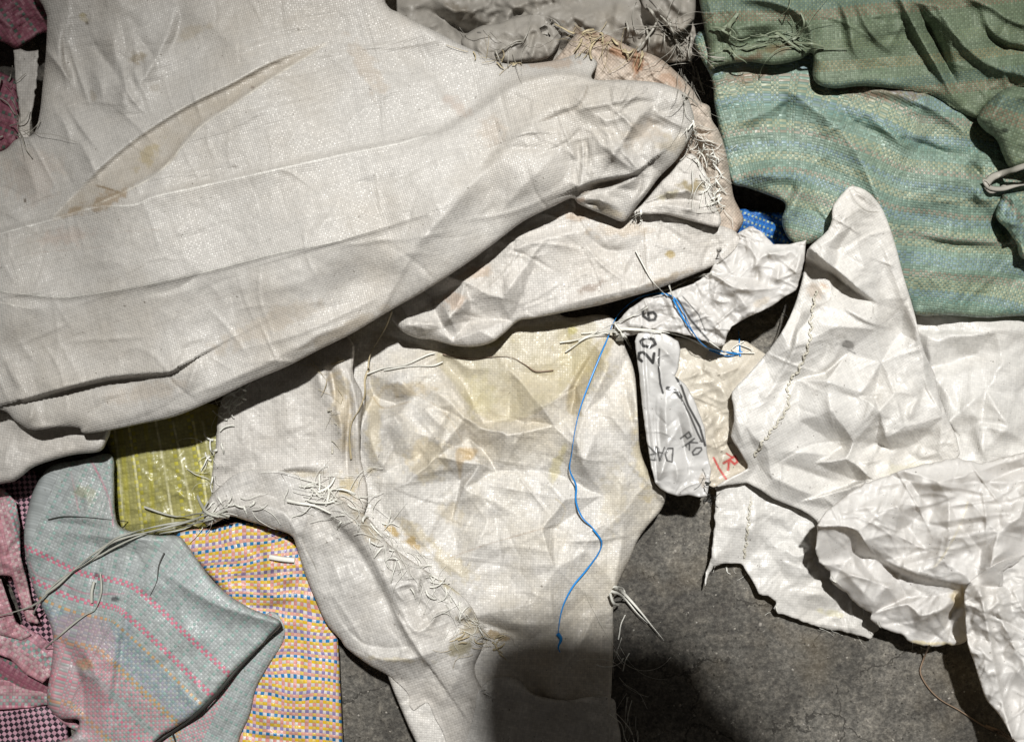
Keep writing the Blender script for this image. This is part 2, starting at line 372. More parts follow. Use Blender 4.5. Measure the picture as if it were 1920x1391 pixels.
def sheet(name, label, cat, poly, hts, mat, res=3, folds=(), regions=(), rim=(22, 10), skirt=30, smooth=6, jag=0, seed=1,
          noise=(1.5, 90), uvang=0, pitch=4.6, uvwarp=8, guide=None, marks=(), blobs=(), areas=(), drape=1, gap=2.0, blurn=5,
          parent=None, group=None, kidlabel=None, update=True, tn=(3, 80), net=None, uvfn=None, fine=.25):
    """one sack: an outline, heights (mm) at a few places, folds; it drapes over what lies below"""
    global ZMAP
    Pl = spline(poly, smooth, True) if smooth else np.array(poly, float)
    if jag: Pl = jagged(Pl, jag, seed)
    H = np.array(hts, float)
    below = blur(ZMAP, blurn)
    below = np.maximum(below, blur(ZMAP, 1)-.001)
    regs = [(spline(rp, 4, True), dz, ew) for rp, dz, ew in regions]
    def zf(x, y):
        if len(H) == 1: z = np.full(x.shape, H[0, 2]*.001)
        else:
            ws = 0; zs = 0
            for (hx, hy, hz) in H:
                wgt = 1/((x-hx)**2+(y-hy)**2+60**2)**1.6; ws = ws+wgt; zs = zs+wgt*hz
            z = zs/ws*.001
        z = z+fbm(x/noise[1], y/noise[1], seed)*noise[0]*.001+vnoise(x/14., y/14., seed+9)*fine*.001
        msk = .55+.6*vnoise(x/130., y/130., seed+77)
        z = z+(tin(x, y, tn[1], seed)+.5*tin(x, y, tn[1]*.5, seed+1)+.22*tin(x, y, tn[1]*.25, seed+2))*tn[0]*.001*msk
        if net: z = z+net_z(net, x, y)*1.5
        for f in folds: z = add_fold(z, x, y, f)
        for rp, dz, ew in regs:
            b = (x > rp[:, 0].min()-40) & (x < rp[:, 0].max()+40) & (y > rp[:, 1].min()-40) & (y < rp[:, 1].max()+40)
            if b.any():
                d = segdist(x[b], y[b], rp, True)[0]; s = np.where(inside(x[b], y[b], rp), d, -d)
                z[b] += dz*.001*sstep(s, -ew/2, ew/2)
        d = segdist(x, y, Pl, True)[0]
        t = np.clip(1-d/rim[0], 0, 1)
        z = z-rim[1]*.001*(1-np.sqrt(np.clip(1-t*t, 0, 1)))
        if drape:
            g = samp(below, x, y)+gap*.001; k = .004
            h = np.clip(.5+.5*(z-g)/k, 0, 1)
            z = g*(1-h)+z*h+k*h*(1-h)
        return z
    x0, y0 = np.maximum(Pl.min(0), (GX0+5, GY0+5)); x1, y1 = np.minimum(Pl.max(0), (2075, 1545))
    nx = int((x1-x0)/res)+4; ny = int((y1-y0)/res)+4
    X, Y = np.meshgrid(x0-res*1.5+res*np.arange(nx), y0-res*1.5+res*np.arange(ny))
    ins = inside(X, Y, Pl)
    cell = ins[:-1, :-1] | ins[1:, :-1] | ins[:-1, 1:] | ins[1:, 1:]
    cnt = ins[:-1, :-1].astype(int)+ins[1:, :-1]+ins[:-1, 1:]+ins[1:, 1:]
    cell = cnt >= 2
    used = np.zeros(ins.shape, bool)
    used[:-1, :-1] |= cell; used[1:, :-1] |= cell; used[:-1, 1:] |= cell; used[1:, 1:] |= cell
    out = used & ~ins
    ox, oy = X[out], Y[out]
    _, _, _, qx, qy, _ = segdist(ox, oy, Pl, True)
    X[out] = qx; Y[out] = qy
    # inside points on the rim of the kept cells slide onto the outline as well
    nb = np.zeros(ins.shape, int); nb[:-1, :-1] += cell; nb[1:, :-1] += cell; nb[:-1, 1:] += cell; nb[1:, 1:] += cell
    rimv = used & ins & (nb < 4)
    if rimv.any():
        d_, _, _, qx, qy, _ = segdist(X[rimv], Y[rimv], Pl, True)
        ok = d_ < res*1.6
        tx, ty = X[rimv], Y[rimv]; tx[ok] = qx[ok]; ty[ok] = qy[ok]; X[rimv] = tx; Y[rimv] = ty
    idx = -np.ones(ins.shape, int); n = used.sum(); idx[used] = np.arange(n)
    x = X[used]; y = Y[used]; z = zf(x, y)
    jj, ii = np.nonzero(cell)
    F = np.stack([idx[jj, ii], idx[jj+1, ii], idx[jj+1, ii+1], idx[jj, ii+1]], 1)
    W = to_world(x, y, z)
    # uv in tapes
    if guide is not None:
        g = spline(guide, 6); d, s, t, _, _, tot = segdist(x, y, g)
        V_ = d*s; U_ = t*tot
        # beyond the ends use the end tangent
        a, b_ = g[0], g[1]; tn = (b_-a)/np.hypot(*(b_-a)); U_ = np.where(t <= 0, (x-a[0])*tn[0]+(y-a[1])*tn[1], U_); V_ = np.where(t <= 0, tn[0]*(y-a[1])-tn[1]*(x-a[0]), V_)
        a, b_ = g[-1], g[-2]; tn = (a-b_)/np.hypot(*(b_-a)); U_ = np.where(t >= 1, tot+(x-a[0])*tn[0]+(y-a[1])*tn[1], U_); V_ = np.where(t >= 1, tn[0]*(y-a[1])-tn[1]*(x-a[0]), V_)
    else:
        ca, sa = math.cos(R(uvang)), math.sin(R(uvang)); U_ = x*ca+y*sa; V_ = -x*sa+y*ca
    U_ = U_+fbm(x/220, y/220, seed+31, 3)*uvwarp; V_ = V_+fbm(x/220, y/220, seed+41, 3)*uvwarp
    if uvfn: U_, V_ = uvfn(x, y, U_, V_)
    uv = np.stack([U_/pitch, V_/pitch], 1)
    # marks: rgba painted wear, stains, prints and some crease shade
    mk = np.zeros((n, 4))
    def over(a, rgb):
        A = mk[:, 3]; na = a+A*(1-a)
        for k in range(3): mk[:, k] = np.where(na > 1e-6, (rgb[k]*a+mk[:, k]*A*(1-a))/np.maximum(na, 1e-6), 0)
        mk[:, 3] = na
    for (ap, rgb, al) in areas:
        rp = spline(ap, 4, True); d = segdist(x, y, rp, True)[0]; s = np.where(inside(x, y, rp), d, -d)
        over(al*sstep(s, -3, 4)*(.8+.35*fbm(x/22, y/22, seed+5)), rgb)
    for (cx, cy, rx, ry, an, rgb, al) in blobs:
        ca, sa = math.cos(R(an)), math.sin(R(an)); u = ((x-cx)*ca+(y-cy)*sa)/rx; v = (-(x-cx)*sa+(y-cy)*ca)/ry
        rr = np.sqrt(u*u+v*v)+.75*fbm((x+y*.3)/11, (y-x*.3)/11, seed+int(cx), 5)
        over(np.minimum(1, al*1.2)*sstep(1-rr, -.05, .6)*(.8+.4*sstep(np.abs(1-rr-.12), .10, .0)), rgb)
    for mkk in marks:
        P, wd, rgb, al = mkk[:4]
        L = spline(P, 4) if len(P) > 2 and len(mkk) < 5 else np.array(P, float)
        b = (x > L[:, 0].min()-12) & (x < L[:, 0].max()+12) & (y > L[:, 1].min()-12) & (y < L[:, 1].max()+12)
        if not b.any(): continue
        a = np.zeros(n); d, s, t, *_ = segdist(x[b], y[b], L)
        jit = .75+.5*np.abs(vnoise(x[b]/5., y[b]/5., 3)) if len(mkk) < 5 else 1.0
        a[b] = al*sstep(wd/2*jit-d, -res*.5, res*.5)
        if len(mkk) < 5: a[b] *= np.clip(.75+.5*vnoise(x[b]/11., y[b]/11., 8), 0, 1)
        over(a, rgb)
    mk = np.clip(mk, 0, 1)
    # border: the edge turns under
    e = np.concatenate([F[:, [0, 1]], F[:, [1, 2]], F[:, [2, 3]], F[:, [3, 0]]]); key = np.sort(e, 1)
    cen = (x[F].mean(1), y[F].mean(1))
    kk = key[:, 0].astype(np.int64)*n+key[:, 1]; u_, inv, c_ = np.unique(kk, return_inverse=True, return_counts=True)
    bm = c_[inv] == 1; be = e[bm]; fc = np.tile(np.arange(len(F)), 4)[bm]
    bv = np.unique(be); pos = -np.ones(n, int); pos[bv] = np.arange(len(bv))
    ax = np.zeros(len(bv)); ay = np.zeros(len(bv)); ct = np.zeros(len(bv))
    for c in (0, 1):
        np.add.at(ax, pos[be[:, c]], cen[0][fc]); np.add.at(ay, pos[be[:, c]], cen[1][fc]); np.add.at(ct, pos[be[:, c]], 1)
    dx = ax/ct-x[bv]; dy = ay/ct-y[bv]; l = np.hypot(dx, dy)+1e-6; dx /= l; dy /= l
    rings = [(1.5, 1.2), (7, 2.2)] if skirt <= 3 else [(1, skirt*.12), (5, skirt*.35), (16, skirt*.7), (34, skirt)]
    allV = [W]; alluv = [uv]; allmk = [mk]; allF = [F]; prev = bv; base = n; bz = samp(blur(ZMAP, 2), x[bv], y[bv])
    for (inw0, dn) in rings:
        inw = np.full(len(bv), float(inw0))
        if inw0 > 4:
            for _ in range(6):
                X_ = x[bv]+dx*inw; Y_ = y[bv]+dy*inw; dd = segdist(X_, Y_, Pl, True)[0]
                inw = np.where((dd < .6*inw) | ~inside(X_, Y_, Pl), inw*.65, inw)
        zz = np.maximum(z[bv]-dn*.001, np.minimum(bz+.0006, z[bv]-.0002)); xx = x[bv]+dx*inw; yy = y[bv]+dy*inw
        if inw0 > 4: zz = np.minimum(zz, zf(xx, yy)-.0012)
        allV.append(to_world(xx, yy, zz)); alluv.append(uv[bv]+np.stack([dx*inw, dy*inw], 1)/pitch); allmk.append(mk[bv])
        cur = base+np.arange(len(bv)); base += len(bv)
        pm = prev if prev is bv else prev
        a0 = pm[pos[be[:, 0]]]; a1 = pm[pos[be[:, 1]]]; b0 = cur[pos[be[:, 0]]]; b1 = cur[pos[be[:, 1]]]
        allF.append(np.stack([a1, a0, b0, b1], 1)); prev = cur
    # flip so faces look up
    Fa = np.concatenate(allF)
    o = link_mesh(name, np.concatenate(allV), Fa, mat, parent, True, np.concatenate(alluv), np.concatenate(allmk))
    if update:
        gi = inside(gxx, gyy, Pl); ZMAP = ZMAP.copy(); ZMAP[gi] = zf(gxx[gi].astype(float), gyy[gi].astype(float))
    if label and parent is None: tag(o, label, cat, group)
    return o

def tube(P3, rad, flat=1.0, seg=6, twist=0, tap=(1, 1)):
    """swept ribbon or cord through 3D points"""
    P = np.asarray(P3, float); n = len(P); V = []; Fs = []
    for i in range(n):
        t = P[min(i+1, n-1)]-P[max(i-1, 0)]; t /= np.linalg.norm(t)+1e-9
        s = np.cross(t, [0, 0, 1.]); s /= np.linalg.norm(s)+1e-9; u = np.cross(s, t)
        f = i/(n-1); r_ = rad*(tap[0]*(1-f)+tap[1]*f) if not isinstance(rad, (list, np.ndarray)) else rad[i]
        a0 = twist*f
        for k in range(seg):
            a = 2*math.pi*k/seg; cx, cy = math.cos(a), math.sin(a)*flat
            X_ = cx*math.cos(a0)-cy*math.sin(a0); Y_ = cx*math.sin(a0)+cy*math.cos(a0)
            V.append(P[i]+s*X_*r_+u*Y_*r_)
        if i:
            for k in range(seg):
                Fs.append([(i-1)*seg+k, (i-1)*seg+(k+1) % seg, i*seg+(k+1) % seg, i*seg+k])
    return np.array(V), np.array(Fs)
def merge(parts):
    V = []; F = []; b = 0
    for v, f in parts: V.append(v); F.append(f+b); b += len(v)
    return np.concatenate(V), np.concatenate(F)
def strand(P, lift=2, rad=.8, flat=.35, seed=0, twist=2.0, wob=1.0, tap=(1, 1), arch=0, n=4, taut=2):
    """a strand lying along photo points; lift in mm above what lies below"""
    L = spline(P, n); t = np.linspace(0, 1, len(L))
    z = np.maximum(topz(L[:, 0], L[:, 1]), blur3(L))+lift*.001+arch*.001*np.sin(t*math.pi)
    z = z+vnoise(t*6+seed, t*0+seed*3.1, 5)*wob*.001*.5
    # smooth the height so a taut strand bridges dips
    for _ in range(taut): z[1:-1] = np.maximum(z[1:-1], (z[:-2]+z[2:])/2)
    return tube(to_world(L[:, 0], L[:, 1], z), rad*.001, flat, 6, twist, tap)
def blur3(L):
    return np.maximum.reduce([topz(L[:, 0]+a, L[:, 1]+b) for a, b in ((4, 0), (-4, 0), (0, 4), (0, -4))])
def frays(line, n, length, ang, spread=50, seed=1, rad=.55, lift=1.5, curl=.6, flat=.3, width=8, rise=8):
    """loosened tapes: some broad flat ribbons, more fine split strands, lying along and across the torn edge"""
    r = random.Random(seed); L = spline(line, 5); out = []
    n = max(5, int(n*.48))
    for q in range(n):
        i = r.randrange(len(L)); p = L[i]+np.array([r.gauss(0, width), r.gauss(0, width)])
        tl = L[min(i+1, len(L)-1)]-L[max(i-1, 0)]; al = math.degrees(math.atan2(tl[1], tl[0]))
        wide = r.random() < .35; along = r.random() < .35
        a = R((al+r.choice([0, 180])+r.uniform(-25, 25)) if along else ang+r.uniform(-spread, spread))
        l = length*(r.uniform(.7, 2.3) if not wide else r.uniform(.5, 1.3)); k = r.gauss(0, .13)+r.uniform(-curl, curl)*.16; k2 = r.gauss(0, .2)
        pts = [p]; m = 6
        for s in range(m):
            a += k+k2*math.sin(s*1.3); p = p+np.array([math.cos(a), math.sin(a)])*l/m; pts.append(p)
        out.append(strand(pts, lift*.6+r.uniform(0, 2), rad*(r.uniform(1.3, 2.1) if wide else r.uniform(.3, .7)), .14 if wide else .5, r.random()*50, r.uniform(-.7, .7), 1.5, (1, r.uniform(.3, .9)), r.uniform(0, rise*.6), 3))
    return merge(out)
def creases(n, poly, amp, seed, ang=None, spread=3.14, L=(50, 220)):
    """thin straight press creases"""
    return rand_folds(n, poly, amp, L, (1.8, 5), seed, ang, spread)
def part(name, geo, mat, parent=None, label=None, cat=None, group=None, kind=None):
    o = link_mesh(name, geo[0], geo[1], mat, parent); return tag(o, label, cat, group, kind)

GLY = {'2': [[(0, .75), (.15, 1), (.5, 1), (.6, .75), (.45, .5), (0, 0), (.62, 0)]], '0': [[(.3, 1), (.03, .8), (0, .3), (.25, 0), (.55, .2), (.6, .75), (.3, 1)]],
       '6': [[(.55, .95), (.2, .85), (0, .4), (.1, .05), (.4, 0), (.6, .25), (.45, .55), (.1, .45)]], '-': [[(.0, .45), (.5, .5)]],
       'D': [[(0, 0), (0, 1), (.4, .95), (.6, .5), (.4, .05), (0, 0)]], 'A': [[(0, 0), (.3, 1), (.6, 0)], [(.12, .4), (.5, .4)]],
       'R': [[(0, 0), (0, 1), (.45, .95), (.5, .65), (0, .5), (.6, 0)]], 'P': [[(0, 0), (0, 1), (.5, .9), (.45, .5), (0, .5)]],
       'F': [[(0, 0), (0, 1), (.55, 1)], [(0, .5), (.4, .5)]], 'K': [[(0, 0), (0, 1)], [(.55, 1), (0, .45), (.6, 0)]], 'O': [[(.3, 1), (0, .6), (.1, .1), (.4, 0), (.6, .4), (.5, .9), (.3, 1)]]}
def text(s, x, y, ang, size, wd, rgb, al=1, sx=1.0, adv=.85):
    """hand lettering as strokes; ang is the reading direction in photo degrees (y down)"""
    out = []; ca, sa = math.cos(R(ang)), math.sin(R(ang))
    for i, ch in enumerate(s):
        for st in GLY.get(ch, []):
            pts = []
            for (u, v) in st:
                u = (u*sx+i*adv)*size; v = -v*size
                pts.append((x+u*ca-v*sa, y+u*sa+v*ca))
            out.append((pts, wd, rgb, al, 1))
    return out

# ============================================================ the floor
fl = link_mesh('floor', [(-4, -4, 0), (4, -4, 0), (4, 4, 0), (-4, 4, 0)], [[0, 1, 2, 3]], concrete(), smooth=False)
tag(fl, 'grey worn concrete floor with dark stains and grit', kind='structure'); 

NET_M = [(700, 450, 0), (1020, 450, 0), (1040, 700, 0), (700, 700, 0), (765, 600, 7), (812, 562, -9), (830, 615, 6), (855, 583, 9), (880, 602, -9), (900, 620, 9), (925, 600, -7), (850, 640, 4), (885, 572, -5), (870, 530, 7), (940, 560, 5), (960, 600, -5), (790, 630, -5), (945, 500, -4)]
NET_C = [(640, 560, 0), (1300, 560, 0), (1300, 1420, 0), (600, 1420, 0), (700, 620, 0), (900, 620, 2), (1060, 610, 0), (1180, 640, 0), (690, 700, 2), (700, 740, -10), (728, 712, 6), (770, 706, 8), (768, 745, 2), (740, 757, -8), (672, 820, 0), (720, 790, 8), (757, 908, 8), (700, 900, -3), (790, 850, -9),
  (750, 775, 5), (820, 858, 9), (863, 902, -11), (850, 757, 7), (900, 800, 6), (870, 780, 9), (904, 842, -11), (878, 820, -2), (900, 868, 10), (820, 700, 5), (830, 664, -4), (870, 720, -6), (953, 690, 6), (957, 785, -9), (905, 790, -6), (955, 625, 3), (950, 815, 12), (1015, 762, 14), (980, 860, -2), (1040, 800, 6),
  (1072, 772, -8), (1080, 720, -2), (1120, 650, 6), (1095, 780, 4), (1140, 690, 10), (1165, 700, 4), (1186, 790, 10), (1120, 830, 5), (1075, 835, 8), (1045, 890, -8), (1010, 880, -6), (930, 885, -5), (870, 915, 4), (845, 985, -8), (925, 940, 2), (1060, 935, 8), (1040, 990, -7), (1130, 930, 2), (1172, 850, 10),
  (1168, 960, 6), (1200, 1000, -4), (1215, 905, 8), (1240, 930, 0), (760, 955, 6), (720, 960, -2), (800, 1030, 0), (900, 1010, 6), (940, 1040, -3), (1015, 990, 7), (1050, 980, -4), (1100, 1030, 5), (1040, 1070, 6), (960, 1090, -3), (870, 1080, 3), (1150, 1090, 6), (1100, 1120, -3), (1000, 1130, 5), (880, 1160, 0), (1000, 1200, -6), (1130, 1200, 0)]
NET_S = [(1300, 300, 0), (1850, 300, 0), (1900, 1050, 0), (1300, 1050, 0), (1590, 352, 6), (1540, 460, 6), (1560, 560, 8), (1690, 625, -6), (1640, 620, 7), (1575, 612, 8), (1545, 700, -9), (1495, 712, -5), (1548, 715, 8), (1610, 742, 8), (1640, 745, -8), (1680, 735, 6), (1576, 838, -9), (1560, 770, 9), (1500, 790, 1), (1440, 845, 6), (1420, 870, -5),
  (1588, 858, 9), (1605, 902, -11), (1530, 870, -3), (1600, 830, 6), (1650, 770, 11), (1640, 830, -9), (1662, 818, 7), (1668, 845, -8), (1740, 730, 8), (1755, 712, -5), (1770, 780, 7), (1700, 800, 8), (1720, 830, -7), (1760, 850, 5), (1690, 870, -7), (1640, 900, 6), (1500, 940, -3), (1450, 900, 4), (1400, 800, 6), (1480, 650, 7), (1500, 590, -6),
  (1450, 720, -3), (1520, 590, 6), (1620, 500, 5), (1660, 470, -4), (1650, 560, 3), (1700, 560, 3), (1720, 640, 6), (1600, 420, 5), (1570, 470, -3), (1590, 660, -4), (1650, 680, 4)]
NET_R = [(1500, 500, 0), (2100, 500, 0), (2100, 1000, 0), (1500, 1000, 0), (1740, 690, -8), (1760, 640, 6), (1800, 630, 8), (1830, 668, -6), (1870, 620, 4), (1960, 670, -4), (1880, 680, 6), (1910, 740, -7), (1800, 770, 8), (1760, 775, -6), (1780, 790, 6), (1840, 790, -8), (1890, 800, 7), (1800, 820, -5), (1830, 860, 6), (1960, 800, 0), (1960, 860, 3), (1720, 620, 0), (1850, 730, 5)]
NET_F = [(1480, 800, 0), (2100, 800, 0), (2100, 1260, 0), (1480, 1260, 0), (1530, 985, 10), (1600, 955, -5), (1540, 1050, 2), (1690, 945, 9), (1700, 985, -9), (1680, 1000, 4), (1610, 990, 7), (1600, 1040, -7), (1640, 1090, 7), (1700, 1118, -7), (1620, 1010, 8), (1660, 1050, -10), (1720, 1075, 6), (1830, 1098, 0), (1560, 1090, -4), (1600, 1080, 6),
  (1640, 1150, -4), (1700, 1130, 7), (1740, 1120, -7), (1725, 1150, 8), (1715, 1180, -5), (1760, 1150, 6), (1780, 1200, -4), (1790, 1110, -6), (1820, 940, 7), (1800, 985, -6), (1780, 1000, 5), (1870, 1000, 8), (1920, 1010, -5), (1860, 1055, 8), (1880, 930, -6), (1930, 900, 7), (1850, 905, -7), (1760, 905, 7), (1700, 900, -5), (1740, 950, -7), (1780, 940, 7), (1910, 970, 7), (1740, 1035, -6), (1770, 1050, 7), (1840, 1030, -7)]

# ============================================================ materials
TAN = (.36, .27, .15); BROWN = (.16, .11, .065); WHITE = (.86, .84, .80); INK = (.02, .02, .02)
m_big = fabric('grey_white_weave', (.59, .572, .535), weave=.9, vary=.14, rough=.38, trans=.12, dirtamt=.32, gap=.3, hue=(.62, .60, .60), crease=.5, spec=.5)
m_mid = fabric('cream_weave', (.70, .675, .625), weave=.8, rough=.42, trans=.14, dirtamt=.35, crease=.7)
m_cen = fabric('yellowed_white_weave', (.77, .75, .70), weave=.75, vary=.2, rough=.38, trans=.16, dirtamt=.5, dirt=(.40, .34, .20), crease=.8, gap=.34)
m_low = fabric('off_white_weave', (.70, .685, .645), weave=.75, vary=.2, rough=.40, trans=.15, dirtamt=.3, crease=.6, gap=.3)
m_rgt = fabric('bright_white_weave', (.83, .815, .785), weave=.6, vary=.12, rough=.34, trans=.17, dirtamt=.15, hue=(.62, .61, .58), crease=.8, gap=.22)
m_film = fabric('white_laminated_film', (.84, .83, .80), weave=.25, vary=.05, rough=.38, trans=.24, dirtamt=.12, crease=.9, gap=.12, gloss=.04)
m_cream = fabric('cream_film', (.76, .71, .60), weave=.4, vary=.08, rough=.34, trans=.2, dirtamt=.3, crease=1.0, gap=.15, gloss=.2)
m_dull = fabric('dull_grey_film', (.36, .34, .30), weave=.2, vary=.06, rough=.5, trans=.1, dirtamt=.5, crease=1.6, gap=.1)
m_peach = fabric('peach_dusty_weave', (.57, .50, .42), weave=1.0, vary=.2, rough=.55, trans=.1, dirtamt=.5, dirt=(.36, .24, .15), crease=1.0, gap=.45)
m_gloss = fabric('glossy_white_film', (.74, .74, .72), weave=.0, vary=.02, rough=.25, trans=.2, dirtamt=.1, crease=.3, gap=.0, gloss=.15)
G0 = (.17, .23, .17); G1 = (.15, .23, .18); GY_ = (.34, .34, .21); GB = (.17, .25, .30); GO = (.30, .23, .17); GT = (.13, .24, .22); GG = (.22, .31, .26)
gweft = [GB, G1, GY_, GO, GY_, GG, GB, GB, G1, GO, GY_, GY_, GB, GT, G1, GG, GY_, GO, G0, GB, GG, GY_, G1, GO]
k_ = lambda c, s: tuple(min(1, v*s+.02) for v in c)
G0, G1, GY_, GB, GO, GT, GG = [tuple(.68*a+.32*b_ for a, b_ in zip(k_(c, 1.35), (.25, .34, .29))) for c in (G0, G1, GY_, GB, GO, GT, GG)]
gweft = [GB, G1, GY_, GO, GY_, GG, GB, GB, G1, GO, GY_, GY_, GB, GT, G1, GG, GY_, GO, G0, GB, GG, GY_, G1, GO]
m_green = fabric('green_striped_weave', [G0, (.30, .40, .32), G0, G1], gweft, vper=60, vary=.3, rough=.42, trans=.1, dirtamt=.4, dirt=(.30, .30, .16), hue=(.55, .62, .60), crease=.5, gap=.4, bump=1.0)
dweft = [(.15, .19, .12), (.18, .22, .13), (.15, .19, .12), (.24, .23, .13), (.15, .20, .13), (.13, .19, .16), (.22, .18, .12), (.15, .19, .12)]
m_dgreen = fabric('olive_green_weave', [(.16, .21, .14), (.20, .25, .17)], dweft, vper=40, vary=.3, rough=.55, trans=.06, dirtamt=.4, dirt=(.28, .26, .15), hue=(.55, .62, .55), crease=.5, gap=.45)
PK = (.74, .24, .33); PL = (.66, .38, .42); OR = (.66, .42, .22); LB = (.34, .42, .47); GR = (.46, .50, .50); MT = (.34, .50, .46); LV = (.42, .42, .50)
uweft = [GR]*8+[PK]+[GR]*1+[GR]*7+[PK]+[GR]*3+[OR]+[LB]*2+[LV]*2+[LB]*2+[OR]*1
m_striped = fabric('grey_pink_striped_weave', [GR, (.48, .54, .52), MT, GR], [(p/128, c) for p, c in ((0., PK), (2., GR), (9., PK), (11., GR), (14., OR), (15., LB), (18., LV), (20., LB), (22., LV), (24., OR), (26., PL), (32., GR), (34., PL), (37., PK), (38., PL), (44., OR), (46., PL), (50., GR), (53., PL), (58., OR), (61., PL), (70., GR))], vper=128, vary=.25, rough=.4, trans=.12, dirtamt=.2, hue=(.62, .62, .64), crease=.7, gap=.35)
m_pink = fabric('pink_weave', [(.62, .30, .36), (.66, .40, .44)], [(.66, .34, .38), (.62, .45, .45), (.42, .52, .48), (.66, .25, .33), (.6, .34, .4), (.36, .50, .46), (.66, .5, .5)], vper=21, vary=.25, rough=.4, trans=.12, dirtamt=.25, dirt=(.4, .3, .25), crease=1.0, gap=.35)
m_check = fabric('pink_black_check_weave', (.03, .02, .03), (.62, .36, .44), vary=.2, rough=.45, trans=.05, dirtamt=.15, crease=.6, gap=.2)
YL = (.82, .55, .03); BL = (.02, .22, .52); WT = (.74, .72, .72); PI = (.78, .36, .38); VI = (.20, .16, .42)
m_multi = fabric('yellow_blue_pink_check_weave', [WT, (.80, .48, .42), WT, (.82, .62, .16)], [BL, YL, (.80, .34, .30), YL, (.30, .24, .50), (.80, .40, .32)], vary=.18, rough=.36, trans=.12, dirtamt=.45, hue=(.62, .62, .62), crease=.6, gap=.22)
OL = (.42, .40, .15); OY = (.56, .52, .08)
m_olive = fabric('olive_yellow_weave', [OL, OL, OY, OY, OL, OL, OL, (.40, .39, .18), OL, OL, OL, OL, OL, OY, OL, OL], [OL, (.40, .385, .14)], wper=16, vary=.22, rough=.34, trans=.1, dirtamt=.2, crease=.6, gap=.3, gloss=.3)
m_blue = fabric('blue_weave', [(.02, .13, .45), (.03, .20, .55)], [(.02, .12, .42), (.03, .18, .52), (.35, .45, .35)], vary=.35, rough=.45, trans=.05, dirtamt=.1, crease=.8, gap=.5)
m_dpink = fabric('dark_pink_weave', [(.34, .12, .17), (.40, .18, .22)], [(.36, .13, .18), (.36, .13, .18), (.14, .22, .18), (.40, .2, .24), (.36, .13, .18)], vary=.25, rough=.5, trans=.05, dirtamt=.5, crease=1, gap=.35)
m_thread = plain('white_tape_thread', (.82, .80, .74)); m_gthread = plain('dull_thread', (.42, .40, .35)); m_greenthread = plain('green_thread', (.24, .28, .19))
m_bluecord = plain('blue_cord', (.02, .24, .62), .35, .1); m_twine = plain('grey_twine', (.50, .50, .44)); m_brownstr = plain('brown_string', (.28, .20, .14))
m_yellowthread = plain('yellowed_thread', (.52, .44, .28)); m_blackthread_or_slit = plain('dark_thread_or_slit', (.05, .05, .045))
m_stitch = plain('stitch_thread', (.62, .59, .50))

# ============================================================ bottom layer at the left
sheet('dark_pink_sack_or_fill', 'dark pink sheet added as shade in the floor gap at the lower left edge', 'sack',
      [(-80, 1180), (60, 1200), (110, 1240), (110, 1320), (-80, 1330)], [(0, 1250, 6)], m_dpink, skirt=3, uvang=30, pitch=6, seed=116, rim=(5, 2))  # sheet added to darken the gap; its colour stands in for shade
sheet('black_check_sack', 'pink and black checked strip between the pink sack and the blue grey striped sack', 'sack',
      [(-80, 880), (60, 880), (90, 960), (75, 1040), (95, 1120), (130, 1190), (120, 1260), (60, 1240), (20, 1100), (-80, 1000)], [(0, 1000, 22)], m_check, tn=(4, 60), skirt=15, uvang=40, pitch=7, seed=3, noise=(4, 60))
sheet('black_check_sack', 'pink and black checked sack in the bottom left corner below the pink sack', 'sack',
      [(-80, 1325), (30, 1322), (85, 1318), (120, 1340), (130, 1391), (130, 1470), (-80, 1470)], [(0, 1391, 24)], m_check, tn=(4, 60), skirt=15, uvang=38, pitch=7.2, seed=4, noise=(5, 60),
      folds=[(5, 20, 10, [(0, 1345), (60, 1370), (110, 1420)])])
sheet('pink_sack', 'pink woven sack with mint stripes in the bottom left corner, above the checked one', 'sack',
      [(-80, 1280), (0, 1272), (45, 1290), (90, 1300), (120, 1330), (150, 1360), (140, 1320), (120, 1270), (160, 1300), (170, 1400), (150, 1375), (110, 1350), (92, 1322), (60, 1326), (0, 1330), (-80, 1335)], [(0, 1300, 34)], m_pink, tn=(7, 45), rim=(5, 2), skirt=20, uvang=3, pitch=6, seed=5, smooth=3)
sheet('pink_sack', 'pink sack panel with red dotted stripes crossed by dark gaps at the left edge', 'sack',
      [(-80, 1150), (20, 1178), (40, 1170), (75, 1190), (105, 1215), (100, 1262), (80, 1280), (45, 1262), (20, 1235), (-80, 1200)], [(0, 1200, 30)], m_pink, tn=(9, 36), rim=(5, 2), smooth=1, skirt=20, uvang=38, pitch=6.5, seed=6)
sheet('pink_sack', 'pink crumpled sack standing upright along the left edge beside the checked strip', 'sack',
      [(-80, 905), (5, 915), (30, 940), (38, 985), (38, 1040), (50, 1085), (62, 1140), (75, 1170), (50, 1165), (35, 1120), (22, 1080), (5, 1078), (-80, 1080)], [(0, 1000, 44)], m_pink, tn=(9, 36), rim=(5, 2), smooth=1, skirt=24, uvang=75, pitch=6, seed=7, noise=(6, 50),
      folds=rand_folds(14, [(-20, 905), (30, 940), (40, 1080), (0, 1080)], 4, (40, 110), (5, 18), 5, 80, .5))
sheet('pink_sack', 'narrow pink and mint sack fold beside the diagonal dark gap', 'sack',
      [(-80, 1085), (2, 1085), (14, 1120), (30, 1165), (60, 1190), (40, 1200), (-80, 1170)], [(0, 1120, 34)], m_pink, tn=(9, 36), rim=(5, 2), smooth=1, skirt=20, uvang=70, pitch=6, seed=8)

